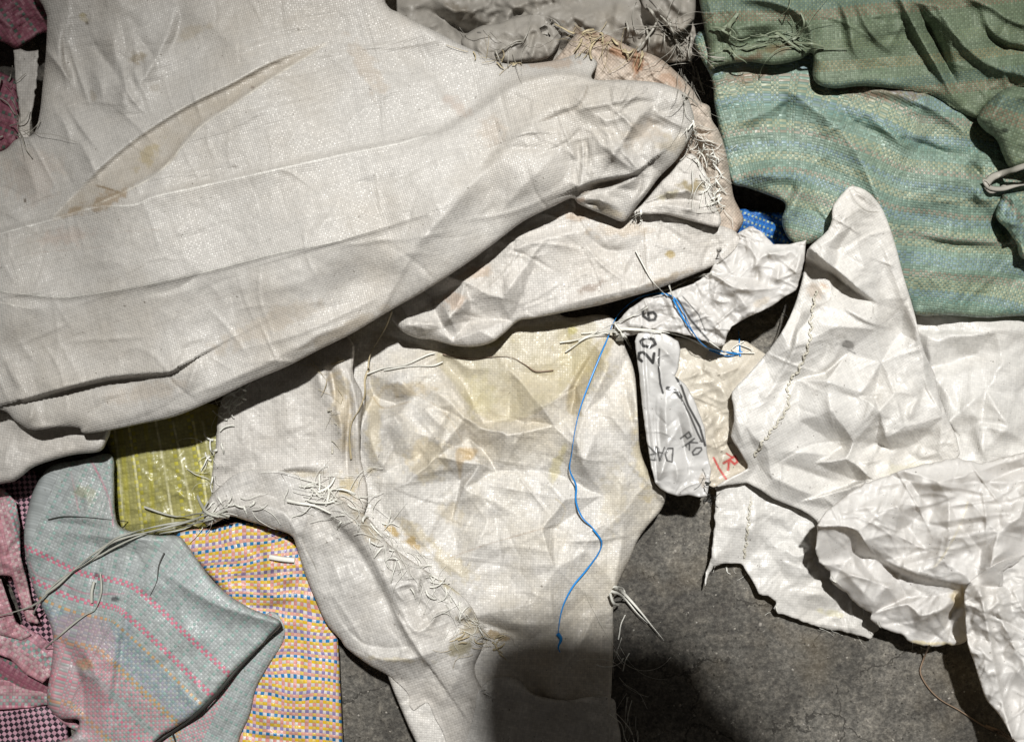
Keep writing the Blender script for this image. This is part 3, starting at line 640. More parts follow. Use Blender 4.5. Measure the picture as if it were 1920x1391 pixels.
# olive sack
ol = sheet('olive_sack', 'olive yellow woven sack with thin white stripes beside the grey striped sack', 'sack',
      [(190, 780), (300, 770), (420, 770), (420, 960), (395, 985), (330, 1002), (225, 992), (214, 930), (206, 850)], [(300, 900, 30), (230, 990, 24), (380, 830, 34)], m_olive, tn=(4, 50), skirt=22, uvang=-8, pitch=7.0, seed=9, noise=(2.5, 60),
      folds=[(4, 20, 25, [(255, 830), (262, 900), (275, 985)]), (3, 12, 30, [(330, 820), (340, 900), (350, 990)]), (4, 14, 10, [(215, 985), (300, 975), (390, 950)])]+rand_folds(12, [(215, 830), (390, 830), (390, 970), (225, 970)], 2.5, (40, 120), (6, 18), 11)+creases(20, [(215, 830), (390, 830), (390, 970), (225, 970)], 1.5, 12),
      marks=[([(a, 790), (a+10, 880), (a+16, 1000)], 10, (.58, .54, .05), .5) for a in (224, 272)]+[([(a, 790), (a+8+d*.4, 880), (a+14+d, 1000)], 4.2, (1.0, .98, .84), .95) for a, d in ((213, 6), (240, 14), (292, 22), (324, 30), (362, 20), (380, 18))])
# multi-colour check sack
sheet('checked_sack', 'yellow, blue and pink checked woven sack between the grey striped sack and the floor', 'sack',
      [(330, 1004), (400, 988), (445, 979), (500, 985), (550, 1010), (575, 1060), (610, 1115), (632, 1190), (638, 1280), (643, 1391), (645, 1480), (430, 1480), (438, 1391), (420, 1300), (420, 1200), (420, 1120), (385, 1070)],
      [(450, 1020, 46), (560, 1080, 44), (620, 1200, 40), (600, 1380, 40), (480, 1380, 36)], m_multi, tn=(4, 60), res=2.5, skirt=36, seed=10, noise=(3, 80), uvfn=lambda x, y, U, V: (x+(y-1200)*.02+4*vnoise(x/40, y/40, 4), y-(x-540)*np.tan(np.interp(y, [1040, 1150], [-.16, .09]))+5*vnoise(x/50, y/50, 6)), pitch=6.2, rim=(14, 8),
      folds=[(9, 16, 20, [(470, 1085), (520, 1120), (600, 1125)]), (-8, 10, 12, [(440, 1120), (500, 1140), (590, 1112)]), (7, 12, 14, [(480, 1035), (505, 1060), (560, 1072)]), (6, 8, 10, [(500, 1068), (530, 1085), (556, 1076)]),
             (-6, 8, 8, [(430, 1090), (470, 1075), (490, 1040)]), (5, 16, 20, [(455, 1160), (520, 1170), (590, 1145)]), (-5, 9, 12, [(540, 1160), (565, 1200), (560, 1280)]), (4, 30, 18, [(590, 1170), (600, 1280), (590, 1391)]),
             (4, 25, 12, [(520, 1240), (510, 1320), (490, 1391)]), (-6, 8, 8, [(480, 1015), (488, 1040), (492, 1062)])]+rand_folds(14, [(420, 1010), (560, 1050), (600, 1140), (440, 1150)], 3.5, (30, 90), (5, 14), 13, 10, .6))
# grey striped sack
GUIDE = [(-60, 1010), (40, 1022), (60, 1026), (150, 1066), (240, 1088), (290, 1125), (350, 1180), (410, 1235), (480, 1300)]
stb = [(95, 874), (150, 862), (208, 852), (214, 900), (216, 960), (230, 990), (290, 1003), (332, 1004), (350, 1020), (385, 1070), (420, 1108), (470, 1140), (527, 1165), (505, 1195), (478, 1222), (440, 1258), (410, 1295), (370, 1335), (325, 1365), (290, 1391), (230, 1480),
       (90, 1480), (100, 1400), (135, 1378), (148, 1350), (110, 1345), (88, 1315), (95, 1255), (100, 1205), (92, 1165), (70, 1120), (52, 1065), (45, 1010), (50, 965), (65, 915)]
sheet('grey_striped_sack', 'grey side panel with faint pink lines between the dark slit and the checked sack', 'sack',
      [(500, 1150), (530, 1166), (531, 1200), (505, 1245), (480, 1290), (468, 1340), (447, 1391), (440, 1480), (240, 1480), (300, 1350), (420, 1240)], [(500, 1200, 50), (400, 1380, 46)], m_striped, tn=(4, 90), skirt=30, uvang=-62, pitch=5, seed=12,
      folds=[(3, 20, 10, [(500, 1230), (440, 1310), (400, 1391)]), (4, 8, 14, [(460, 1280), (420, 1350), (400, 1391)])])
st = sheet('grey_striped_sack', 'blue grey woven sack with pink and orange stripes and a pointed corner, lower left', 'sack', stb,
      [(150, 900, 52), (200, 980, 58), (80, 1020, 56), (300, 1040, 62), (400, 1130, 70), (500, 1170, 66), (250, 1150, 74), (150, 1300, 70), (300, 1300, 78), (230, 1391, 70)], m_striped, tn=(4, 90), res=2.5, guide=GUIDE, pitch=5.6, skirt=45, seed=13, rim=(12, 9), noise=(4, 110), uvwarp=5,
      folds=[(12, 45, 14, [(70, 990), (160, 1000), (240, 1010), (330, 1008)]), (-10, 12, 26, [(60, 975), (150, 985), (230, 1000)]), (8, 40, 60, [(330, 1020), (300, 1090), (240, 1100)]), (14, 60, 16, [(290, 1060), (400, 1130), (520, 1166)], 'b'),
             (9, 22, 40, [(232, 1090), (225, 1170), (210, 1260), (190, 1391)]), (-6, 8, 16, [(238, 1090), (236, 1170), (222, 1260), (205, 1391)]), (8, 30, 12, [(120, 1180), (170, 1240), (200, 1330)]), (-7, 14, 14, [(100, 1180), (150, 1270), (160, 1391)]),
             (8, 16, 10, [(145, 1230), (160, 1265), (190, 1272)]), (-6, 10, 10, [(180, 1040), (185, 1080), (170, 1120)]), (5, 30, 30, [(330, 1080), (350, 1180), (420, 1240)]), (6, 60, 20, [(300, 1391), (400, 1290), (500, 1180)]),
             (5, 20, 30, [(110, 880), (160, 930), (150, 990)])]+rand_folds(26, stb, 2.6, (60, 180), (8, 30), 14),
      marks=[([(55, 1020), (52, 1040), (68, 1078), (110, 1090), (160, 1112), (232, 1112)], 3.2, (.70, .22, .32), .8), ([(170, 862), (190, 900), (206, 940), (212, 985)], 3.5, (.70, .22, .32), .75), ([(130, 870), (140, 920), (148, 960)], 3, (.70, .36, .40), .55),
             ([(105, 1235), (98, 1290), (105, 1340)], 9, (.62, .34, .38), .8), ([(118, 1200), (112, 1280), (122, 1340)], 5, (.62, .34, .38), .6)],
      areas=[([(90, 1170), (170, 1150), (215, 1190), (205, 1300), (190, 1391), (180, 1470), (100, 1470), (95, 1300)], (.60, .36, .40), .52)],
      blobs=[(160, 925, 26, 18, 20, (.42, .42, .26), .6), (215, 1122, 9, 6, 0, (.03, .02, .03), .8), (180, 1080, 6, 9, 0, (.05, .04, .05), .7), (163, 1245, 18, 10, 10, (.66, .42, .2), .6), (240, 1180, 10, 26, -10, (.40, .44, .52), .5)])

# ============================================================ top left and top strip
sheet('dark_pink_sack_or_fill', 'dark pink and green sack rolled up in the top left corner', 'sack',
      [(-90, -90), (120, -90), (120, 60), (82, 62), (55, 78), (30, 92), (0, 78), (-90, 60)], [(0, 0, 60)], m_dpink, tn=(7, 50), skirt=40, uvang=55, pitch=6, seed=15, noise=(5, 50), folds=rand_folds(8, [(-20, -20), (85, -20), (80, 60), (0, 80)], 5, (60, 160), (6, 16), 3, 40, .2))
sheet('dark_pink_sack_or_fill', 'dim pink sack at the left edge below the rolled one, under loose straw threads', 'sack',
      [(-90, 120), (20, 145), (34, 180), (40, 240), (30, 275), (-90, 300)], [(0, 200, 30)], m_dpink, tn=(7, 50), skirt=20, uvang=20, pitch=6, seed=16, noise=(8, 30))
sheet('white_strip', 'torn white plastic strip hanging in the dark gap at the upper left', 'plastic strip',
      [(26, 95), (38, 92), (50, 98), (73, 94), (70, 150), (62, 200), (55, 262), (34, 262), (36, 200), (28, 150)], [(50, 95, 62), (50, 260, 92)], m_mid, tn=(3.5, 80), res=2, skirt=3, uvang=0, seed=17, smooth=0, jag=1.2, noise=(3, 30), rim=(5, 2))
gp = [(720, -90), (1330, -90), (1322, 0), (1318, 60), (1300, 110), (1240, 120), (1180, 130), (1080, 140), (930, 150), (850, 90), (760, 60)]
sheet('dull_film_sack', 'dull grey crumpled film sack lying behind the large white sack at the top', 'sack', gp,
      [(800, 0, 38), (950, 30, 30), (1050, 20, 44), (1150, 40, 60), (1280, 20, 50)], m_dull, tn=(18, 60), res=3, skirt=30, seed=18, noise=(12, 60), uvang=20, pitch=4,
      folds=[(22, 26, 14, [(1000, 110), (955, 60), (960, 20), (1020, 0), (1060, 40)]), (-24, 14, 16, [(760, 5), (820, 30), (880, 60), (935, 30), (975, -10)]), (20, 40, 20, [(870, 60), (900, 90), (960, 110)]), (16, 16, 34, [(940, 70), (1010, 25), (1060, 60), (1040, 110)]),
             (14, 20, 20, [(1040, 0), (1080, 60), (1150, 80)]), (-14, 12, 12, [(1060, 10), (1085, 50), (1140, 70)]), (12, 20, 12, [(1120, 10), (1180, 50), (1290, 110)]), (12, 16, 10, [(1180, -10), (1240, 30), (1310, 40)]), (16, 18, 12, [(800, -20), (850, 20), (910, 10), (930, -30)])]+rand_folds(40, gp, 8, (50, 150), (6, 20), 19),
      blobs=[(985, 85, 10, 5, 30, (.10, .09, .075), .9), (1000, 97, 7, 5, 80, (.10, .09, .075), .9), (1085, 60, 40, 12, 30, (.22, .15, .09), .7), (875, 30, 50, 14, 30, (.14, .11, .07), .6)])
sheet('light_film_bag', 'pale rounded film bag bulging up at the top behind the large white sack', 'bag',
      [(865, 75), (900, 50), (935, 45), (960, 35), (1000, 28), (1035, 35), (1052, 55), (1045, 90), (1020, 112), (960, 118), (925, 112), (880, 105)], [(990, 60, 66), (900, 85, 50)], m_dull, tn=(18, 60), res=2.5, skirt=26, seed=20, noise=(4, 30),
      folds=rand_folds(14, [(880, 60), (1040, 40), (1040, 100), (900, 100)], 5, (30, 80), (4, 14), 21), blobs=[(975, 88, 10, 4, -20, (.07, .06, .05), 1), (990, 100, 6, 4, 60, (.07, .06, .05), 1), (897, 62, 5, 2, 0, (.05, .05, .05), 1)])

# ============================================================ far right white sack, then green sacks
fr = [(1640, 560), (1700, 575), (1980, 570), (2080, 570), (2080, 960), (1980, 960), (1700, 960), (1600, 900), (1640, 700)]
sheet('smooth_white_sack', 'smooth bright white sack at the right edge directly below the hem of the green sack', 'sack', fr,
      [(1750, 640, 26), (1900, 620, 32), (1900, 700, 40), (1780, 760, 44), (1900, 800, 40), (1850, 860, 44)], m_rgt, tn=(2.5, 80), net=NET_R, skirt=20, seed=22, noise=(4, 120), uvang=8,
      folds=[(12, 70, 25, [(1745, 650), (1800, 622), (1870, 618), (1960, 620)], 'b'), (-6, 20, 40, [(1740, 690), (1820, 668), (1960, 672)], 'b'), (9, 30, 16, [(1745, 600), (1740, 650), (1752, 700)]), (12, 50, 50, [(1760, 720), (1850, 690), (1960, 700)], 'b'), (10, 26, 60, [(1880, 680), (1900, 740), (1960, 780)]),
             (9, 18, 26, [(1760, 790), (1830, 780), (1960, 800)]), (8, 18, 12, [(1770, 830), (1850, 800), (1960, 840)]), (-7, 12, 12, [(1780, 700), (1800, 780), (1790, 860)]), (8, 16, 14, [(1800, 740), (1840, 800), (1840, 870)])]+rand_folds(26, [(1740, 700), (1960, 700), (1960, 870), (1700, 900)], 4, (50, 160), (8, 26), 23))
sheet('blue_sack', 'scrap of bright blue woven sack showing between white and green sacks', 'sack',
      [(1380, 398), (1400, 392), (1440, 398), (1475, 402), (1478, 440), (1500, 480), (1400, 480), (1370, 430)], [(1430, 420, 36), (1480, 470, 30)], m_blue, tn=(6, 30), res=2, skirt=20, uvang=20, pitch=4, seed=24, noise=(5, 20), rim=(8, 5))
gb = [(1310, 60), (1335, 150), (1340, 200), (1352, 260), (1365, 320), (1374, 345), (1400, 352), (1440, 366), (1472, 382), (1466, 410), (1470, 432), (1484, 452), (1510, 458), (1560, 450), (1640, 480), (1700, 560), (1718, 590), (1780, 591), (1850, 596), (1920, 592), (2080, 592), (2080, 60), (1800, 40), (1500, 40)]
sheet('green_striped_sack', 'green woven sack with blue, yellow and orange stripes across the upper right', 'sack', gb,
      [(1360, 200, 84), (1420, 320, 80), (1500, 420, 86), (1600, 260, 104), (1750, 300, 106), (1600, 360, 96), (1750, 480, 80), (1880, 560, 66), (1900, 450, 78), (1700, 580, 60), (1860, 340, 100)], m_green, tn=(4, 90), res=2.8, skirt=60, seed=25, noise=(4, 120), rim=(18, 12),
      guide=[(1200, 400), (1350, 345), (1470, 320), (1580, 345), (1680, 390), (1780, 402), (1880, 412), (1990, 440)], pitch=4.8, uvwarp=12,
      folds=[(16, 40, 22, [(1440, 140), (1520, 200), (1590, 260), (1650, 380), (1700, 500)]), (14, 30, 16, [(1350, 240), (1440, 210), (1520, 150)]), (-14, 22, 30, [(1490, 160), (1470, 200), (1440, 250)]), (18, 22, 60, [(1515, 300), (1500, 360), (1475, 400)], 'b'), (-16, 14, 18, [(1500, 300), (1480, 360), (1462, 386)]),
             (14, 30, 16, [(1380, 330), (1460, 330), (1520, 340)]), (13, 50, 12, [(1600, 190), (1680, 260), (1700, 270), (1760, 250)]), (-10, 6, 20, [(1660, 275), (1700, 262), (1770, 285), (1830, 292)]), (12, 30, 14, [(1560, 180), (1640, 170), (1720, 190), (1800, 240), (1860, 300)]), (-9, 12, 24, [(1570, 170), (1600, 230), (1690, 260)]),
             (9, 26, 12, [(1700, 430), (1760, 448), (1840, 455), (1920, 450)], 'b'), (-9, 4, 26, [(1700, 436), (1760, 454), (1840, 460), (1900, 458)]), (8, 30, 30, [(1700, 520), (1780, 510), (1900, 520)]), (10, 30, 12, [(1640, 400), (1680, 480), (1715, 585)]), (6, 50, 40, [(1700, 350), (1780, 340), (1840, 370)]),
             (12, 16, 10, [(1860, 330), (1840, 350), (1835, 368), (1850, 376), (1880, 372)]), (-14, 8, 8, [(1815, 300), (1838, 330), (1840, 345)]), (-12, 8, 8, [(1868, 385), (1865, 410), (1885, 440), (1905, 470)])]+rand_folds(26, gb, 4, (60, 200), (8, 34), 26)+creases(80, gb, 1.4, 126),
      marks=[([(1720, 586), (1800, 588), (1920, 590)], 3, (.34, .36, .22), .6), ([(1560, 165), (1640, 166), (1740, 178)], 8, (.40, .22, .14), .45)],
      blobs=[(1650, 175, 90, 16, 4, (.38, .22, .15), .55), (1400, 140, 60, 20, -10, (.36, .22, .15), .55), (1530, 200, 30, 20, 0, (.32, .36, .30), .3)])
dg = [(1300, -90), (1308, -20), (1318, 40), (1328, 90), (1330, 130), (1350, 124), (1400, 116), (1450, 122), (1500, 112), (1524, 100), (1526, 150), (1560, 166), (1620, 162), (1700, 170), (1750, 180), (1790, 205), (1830, 222), (1842, 210), (1870, 190), (1930, 180), (2080, 180), (2080, -90)]
sheet('olive_green_sack', 'dark olive green sack draped in long folds in the top right corner', 'sack', dg,
      [(1340, 60, 96), (1420, 60, 118), (1520, 60, 124), (1600, 100, 128), (1720, 120, 122), (1800, 180, 118), (1900, 100, 134), (1850, 20, 140), (1650, 20, 136)], m_dgreen, tn=(4, 80), res=2.8, skirt=40, seed=27, noise=(5, 90), rim=(16, 12), uvang=-4, pitch=4.0,
      folds=[(14, 40, 8, [(1560, -30), (1590, 40), (1600, 90), (1625, 130)]), (12, 30, 8, [(1600, -30), (1620, 40), (1650, 80), (1690, 110)]), (22, 60, 7, [(1670, -40), (1720, 60), (1760, 130), (1800, 205)]), (-26, 10, 14, [(1700, -20), (1745, 60), (1780, 130), (1806, 190)]),
             (15, 50, 12, [(1740, -30), (1780, 50), (1850, 120), (1960, 150)], 'b'), (13, 34, 10, [(1760, -20), (1850, 10), (1900, 40), (1980, 62)], 'b'), (13, 30, 10, [(1830, -10), (1870, 70), (1960, 90)], 'b'), (-14, 10, 16, [(1835, 45), (1880, 85), (1960, 100)]),
             (18, 30, 12, [(1350, 10), (1420, 0), (1490, 20), (1520, 60), (1524, 140)]), (-16, 20, 20, [(1370, 90), (1420, 75), (1480, 62)]), (14, 20, 14, [(1330, 100), (1350, 60), (1400, 50), (1480, 45)])]+rand_folds(26, dg, 5, (60, 200), (8, 26), 28)+creases(60, dg, 1.5, 128),
      marks=[([(1526, 60), (1528, 100), (1527, 150)], 2.5, (.36, .34, .24), .6)], blobs=[(1455, 92, 45, 12, -8, (.22, .15, .08), .8), (1400, 110, 40, 8, -8, (.25, .15, .09), .7)])
dgo = bpy.data.objects['olive_green_sack']
part('torn_threads', frays([(1370, 90), (1420, 80), (1470, 66), (1500, 80)], 46, 50, -20, 60, 31, .9, 2, .7, .3, 8, 14), m_greenthread, dgo, kind='stuff')
part('torn_threads', frays([(1370, 60), (1350, 50), (1480, 20)], 8, 40, -60, 60, 33, 1.6, 2, .6, .3, 8, 18), m_greenthread, dgo, kind='stuff')
sheet('green_sack_corner', 'upright dusty green sack mouth at the right edge above the white knotted cord', 'sack',
      [(1832, 222), (1850, 195), (1875, 172), (1900, 162), (1930, 165), (2080, 160), (2080, 330), (1930, 318), (1895, 316), (1880, 290), (1868, 262), (1845, 244)], [(1890, 180, 150), (1920, 230, 150), (1900, 300, 128)], m_dgreen, tn=(4, 80), res=2.5, skirt=60, seed=34, noise=(3, 40), rim=(22, 22), uvang=20, pitch=5,
      folds=[(8, 10, 22, [(1872, 260), (1862, 225), (1885, 180), (1920, 164)]), (-8, 10, 18, [(1908, 175), (1925, 200), (1930, 240)])], blobs=[(1885, 245, 10, 6, 0, (.02, .03, .02), .9)])
sheet('green_sack_corner', 'small gathered green sack end at the right edge under the white knotted cord', 'sack',
      [(1868, 395), (1878, 372), (1900, 362), (2080, 350), (2080, 520), (1930, 492), (1905, 455), (1888, 430), (1870, 412)], [(1900, 400, 108), (1920, 470, 98)], m_green, tn=(4, 90), res=2.5, skirt=50, seed=35, noise=(6, 24), rim=(12, 12), uvang=50, pitch=5,
      folds=rand_folds(8, [(1870, 370), (1930, 365), (1930, 470), (1880, 430)], 9, (40, 90), (4, 10), 36))
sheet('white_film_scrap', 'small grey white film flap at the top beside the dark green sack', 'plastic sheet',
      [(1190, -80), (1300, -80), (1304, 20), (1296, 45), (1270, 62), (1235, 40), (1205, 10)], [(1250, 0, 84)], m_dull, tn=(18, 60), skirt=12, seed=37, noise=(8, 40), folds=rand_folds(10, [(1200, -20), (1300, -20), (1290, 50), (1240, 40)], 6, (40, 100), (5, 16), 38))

# ============================================================ torn sheet on the floor (right)
tp_ = [(1343, 900), (1440, 905), (1560, 930), (1640, 1000), (1700, 1100), (1672, 1150), (1655, 1170), (1640, 1185), (1634, 1200), (1610, 1192), (1580, 1183), (1550, 1180), (1520, 1170), (1490, 1158), (1458, 1150), (1450, 1140), (1455, 1128), (1440, 1118), (1422, 1112), (1418, 1100), (1405, 1082), (1398, 1066), (1386, 1055), (1362, 1056), (1340, 1062), (1330, 1075), (1323, 1100), (1320, 1098), (1325, 1072), (1332, 1050), (1336, 1020), (1339, 980)]
sheet('torn_white_sheet', 'flat torn white woven sheet with a ragged edge lying on the concrete', 'torn sheet', tp_,
      [(1350, 950, 34), (1380, 1040, 26), (1450, 1000, 30), (1500, 1120, 18), (1600, 1170, 14), (1640, 1190, 12)], m_rgt, tn=(12, 80), res=2.2, skirt=3, seed=40, smooth=0, jag=2.2, noise=(2.5, 90), uvang=6, pitch=4.6, rim=(5, 1.5),
      folds=[(4, 30, 8, [(1400, 920), (1410, 980), (1395, 1050)]), (5, 26, 60, [(1440, 1010), (1500, 1060), (1560, 1130)]), (6, 20, 30, [(1500, 960), (1520, 1040), (1490, 1080)]), (-3, 10, 20, [(1410, 990), (1470, 1080), (1500, 1140)]), (3, 8, 8, [(1350, 985), (1400, 990)])],
      marks=[([(1408, 930), (1402, 980), (1395, 1050)], 3.2, (.50, .46, .34), .55)], blobs=[(1560, 1150, 30, 8, 10, (.66, .62, .38), .45)])
ts = bpy.data.objects['torn_white_sheet']
part('torn_threads', frays([(1340, 1060), (1400, 1075), (1455, 1130), (1450, 1150), (1560, 1182), (1630, 1195)], 22, 14, 100, 50, 41, .5, .5, .6, .3, 2, 1), m_thread, ts, kind='stuff')

# red-lettered cream sheet
sheet('cream_sheet', 'cream film sheet with a red letter R between the printed bag and seamed sack', 'plastic sheet',
      [(1230, 640), (1320, 640), (1400, 640), (1460, 700), (1450, 800), (1430, 900), (1395, 885), (1372, 898), (1338, 914), (1322, 900), (1290, 860), (1250, 760)], [(1300, 700, 52), (1350, 800, 46), (1370, 880, 42)], m_cream, tn=(5, 50), res=2, smooth=2, rim=(4, 1.5), skirt=14, seed=42, noise=(1.5, 50), uvang=70, pitch=4.4,
      folds=[(7, 16, 30, [(1290, 680), (1340, 700), (1385, 690)]), (6, 10, 26, [(1310, 730), (1330, 780), (1340, 850)]), (-5, 10, 14, [(1350, 700), (1340, 780), (1360, 850)]), (6, 12, 12, [(1320, 700), (1360, 740), (1370, 800)])]+creases(40, [(1290, 670), (1390, 680), (1370, 850), (1320, 860)], 2.2, 143, L=(24, 90))+rand_folds(10, [(1290, 670), (1390, 680), (1370, 850), (1320, 860)], 3, (40, 100), (6, 16), 43),
      marks=text('R', 1357, 868, 58, 25, 4.6, (.58, .05, .05), .92)+[([(1338, 858), (1348, 878), (1365, 903)], 4, (.58, .05, .05), .9, 1), ([(1362, 850), (1374, 858)], 3, (.58, .05, .05), .9, 1)])

# central yellowed sack
cp = [(560, 560), (760, 540), (1000, 560), (1060, 594), (1120, 590), (1152, 600), (1172, 650), (1190, 700), (1196, 780), (1200, 840), (1214, 880), (1230, 908), (1248, 925), (1240, 955), (1215, 985), (1196, 1012), (1180, 1050), (1158, 1095), (1150, 1130), (1150, 1200), (1146, 1300), (1140, 1391), (1140, 1500), (860, 1500), (700, 1200), (640, 1000), (640, 700)]
sheet('yellowed_white_sack', 'creased white woven sack with yellow stains and painted shade in the middle, under the blue cord', 'sack', cp,
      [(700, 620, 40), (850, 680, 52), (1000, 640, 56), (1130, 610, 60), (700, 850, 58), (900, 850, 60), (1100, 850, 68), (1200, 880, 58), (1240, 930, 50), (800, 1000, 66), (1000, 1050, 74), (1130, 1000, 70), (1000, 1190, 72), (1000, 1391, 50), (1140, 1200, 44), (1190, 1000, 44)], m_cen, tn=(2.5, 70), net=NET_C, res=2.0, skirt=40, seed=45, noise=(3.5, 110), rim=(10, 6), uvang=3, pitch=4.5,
      folds=[ # fan of creases
             (12, 16, 50, [(700, 740), (760, 800), (830, 830)], 'b'), (10, 12, 40, [(690, 730), (740, 780), (780, 860), (838, 880)]), (9, 34, 9, [(820, 690), (870, 760), (900, 830), (905, 850)]), (10, 14, 34, [(760, 700), (850, 760), (900, 840)]),
             (14, 18, 60, [(905, 860), (950, 800), (1015, 762)], 'b'), (14, 60, 14, [(1015, 762), (1060, 790), (1090, 850), (1100, 920)]), (-9, 14, 20, [(955, 620), (957, 700), (955, 790)]), (7, 10, 26, [(955, 640), (953, 720), (957, 785)]),
             (9, 20, 12, [(740, 720), (830, 665), (880, 690), (950, 690)]), (-10, 10, 16, [(690, 740), (720, 760), (765, 750)]), (12, 12, 20, [(700, 735), (745, 715), (770, 740), (760, 765)]), (8, 10, 24, [(770, 740), (830, 800), (880, 840)]),
             (10, 16, 16, [(690, 760), (700, 840), (740, 900), (760, 910)]), (-9, 14, 14, [(720, 780), (740, 850), (755, 905)]), (9, 30, 12, [(860, 890), (930, 910), (1040, 930), (1070, 935)]), (8, 12, 30, [(1070, 930), (1110, 830), (1130, 760)]), (-8, 12, 20, [(870, 900), (860, 960), (840, 990)]), (7, 40, 14, [(800, 940), (870, 935), (920, 905)]),
             (10, 24, 10, [(1190, 690), (1200, 790), (1240, 930)], 'b'), (-8, 10, 10, [(1165, 690), (1185, 790), (1215, 900)]), (9, 30, 18, [(1170, 1000), (1160, 940), (1180, 860)]), (8, 12, 14, [(1145, 1130), (1165, 1020), (1172, 950)]), (-10, 16, 8, [(1152, 1130), (1180, 1050), (1190, 1000)]),
             (7, 14, 40, [(850, 1045), (940, 1010), (1020, 990), (1060, 970)]), (8, 30, 30, [(990, 1020), (1060, 1010), (1110, 1030)]), (6, 20, 30, [(950, 1055), (1020, 1060), (1100, 1062)]), (-5, 20, 20, [(900, 1080), (1000, 1110), (1080, 1100)]), (16, 60, 40, [(880, 1140), (980, 1170), (1100, 1160)]), (-12, 10, 26, [(870, 1150), (940, 1180), (1000, 1188)]),
             (8, 18, 10, [(1040, 770), (1070, 720), (1120, 640)]), (-7, 10, 10, [(1060, 780), (1090, 700), (1140, 630)]), (8, 14, 14, [(1100, 770), (1130, 700), (1150, 640)]), (7, 30, 10, [(1130, 760), (1180, 820), (1196, 850)]), (-5, 16, 24, [(910, 1240), (1000, 1280), (1060, 1391)]), (10, 20, 20, [(930, 1230), (975, 1320), (970, 1391)]), (9, 20, 10, [(1130, 1120), (1070, 1240), (1000, 1320)])]
      +creases(70, [(680, 700), (1180, 700), (1200, 900), (1150, 1150), (900, 1150), (700, 960)], 1.6, 146)+rand_folds(26, [(680, 700), (1180, 700), (1200, 900), (1150, 1150), (900, 1150), (700, 960)], 3.6, (50, 190), (6, 30), 46),
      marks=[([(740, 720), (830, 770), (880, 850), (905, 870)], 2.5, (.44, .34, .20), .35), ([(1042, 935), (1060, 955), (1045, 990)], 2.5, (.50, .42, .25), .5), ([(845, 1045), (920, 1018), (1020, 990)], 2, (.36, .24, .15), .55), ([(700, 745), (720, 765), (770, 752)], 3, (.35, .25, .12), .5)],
      areas=[([(820, 660), (950, 620), (1060, 600), (1120, 610), (1080, 700), (1030, 760), (960, 790), (900, 780), (850, 720)], (.50, .46, .31), .62), ([(1062, 770), (1075, 700), (1110, 650), (1150, 620), (1152, 640), (1120, 700), (1090, 770), (1100, 780)], (.36, .29, .13), .65),  # the leaf-shaped brown area paints the shade of a fold
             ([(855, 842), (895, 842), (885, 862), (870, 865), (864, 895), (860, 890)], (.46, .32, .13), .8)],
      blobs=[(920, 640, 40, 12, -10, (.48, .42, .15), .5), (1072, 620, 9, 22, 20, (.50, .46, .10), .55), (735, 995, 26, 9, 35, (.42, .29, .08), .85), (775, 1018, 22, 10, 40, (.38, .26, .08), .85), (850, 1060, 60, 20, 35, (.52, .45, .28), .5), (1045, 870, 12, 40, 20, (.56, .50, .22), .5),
             (925, 1190, 50, 10, 12, (.36, .26, .12), .85), (880, 1205, 40, 12, -20, (.25, .2, .09), .8), (1000, 720, 70, 50, 0, (.52, .47, .34), .3), (900, 740, 30, 50, 0, (.5, .46, .22), .3), (780, 1000, 50, 16, 35, (.5, .42, .24), .5), (800, 860, 46, 50, 0, (.58, .50, .33), .5), (1205, 860, 20, 90, -8, (.58, .50, .30), .55), (700, 800, 16, 110, 0, (.56, .48, .30), .5), (760, 730, 50, 16, 0, (.56, .46, .28), .5), (1150, 930, 30, 70, 0, (.60, .54, .40), .4), (1090, 680, 60, 50, 0, (.50, .44, .24), .5), (845, 960, 30, 30, 0, (.58, .50, .34), .4)])  # some khaki blobs paint shade in the valleys, the others are stains
ce = bpy.data.objects['yellowed_white_sack']

# left neck sack
npoly = [(420, 740), (460, 700), (520, 660), (600, 600), (660, 640), (662, 700), (680, 740), (676, 800), (676, 860), (690, 930), (660, 990), (580, 960), (540, 960), (410, 960), (398, 900), (404, 840), (408, 790)]
sheet('frayed_neck_sack', 'frayed end of a white woven sack with a gathered stitched neck, left of the middle', 'sack', npoly,
      [(450, 780, 70), (560, 720, 74), (640, 700, 78), (540, 860, 76), (640, 860, 74), (430, 920, 62)], m_mid, tn=(3.5, 80), res=2.2, skirt=40, seed=50, noise=(2.5, 60), rim=(8, 6), uvang=-3, pitch=4.3, jag=1,
      folds=[(16, 12, 16, [(600, 650), (615, 720), (640, 800), (640, 880)]), (14, 10, 12, [(620, 650), (648, 720), (655, 790), (670, 880)]), (-14, 6, 8, [(610, 660), (625, 720), (628, 790)]), (-12, 5, 7, [(640, 680), (655, 760), (650, 850), (655, 920)]), (12, 8, 10, [(635, 650), (665, 740), (672, 830), (675, 900)]),
             (8, 10, 10, [(590, 660), (600, 720), (605, 760)]), (6, 20, 30, [(450, 760), (455, 830), (445, 900)]), (-4, 14, 14, [(470, 780), (470, 880)]), (7, 10, 30, [(405, 885), (470, 892), (560, 876), (640, 880)]), (-9, 6, 16, [(500, 888), (560, 885), (620, 892)]), (4, 30, 20, [(520, 700), (540, 780), (530, 850)])],
      blobs=[(640, 760, 22, 90, -8, (.52, .43, .26), .55), (655, 910, 24, 30, 0, (.55, .46, .24), .6), (560, 890, 50, 8, -3, (.45, .40, .28), .5)])
nk = bpy.data.objects['frayed_neck_sack']
part('frayed_edge', frays([(460, 735), (430, 760), (405, 800), (398, 850), (400, 900)], 90, 26, 170, 70, 51, .7, 3, .8, .3, 9, 8), m_thread, nk, kind='stuff')
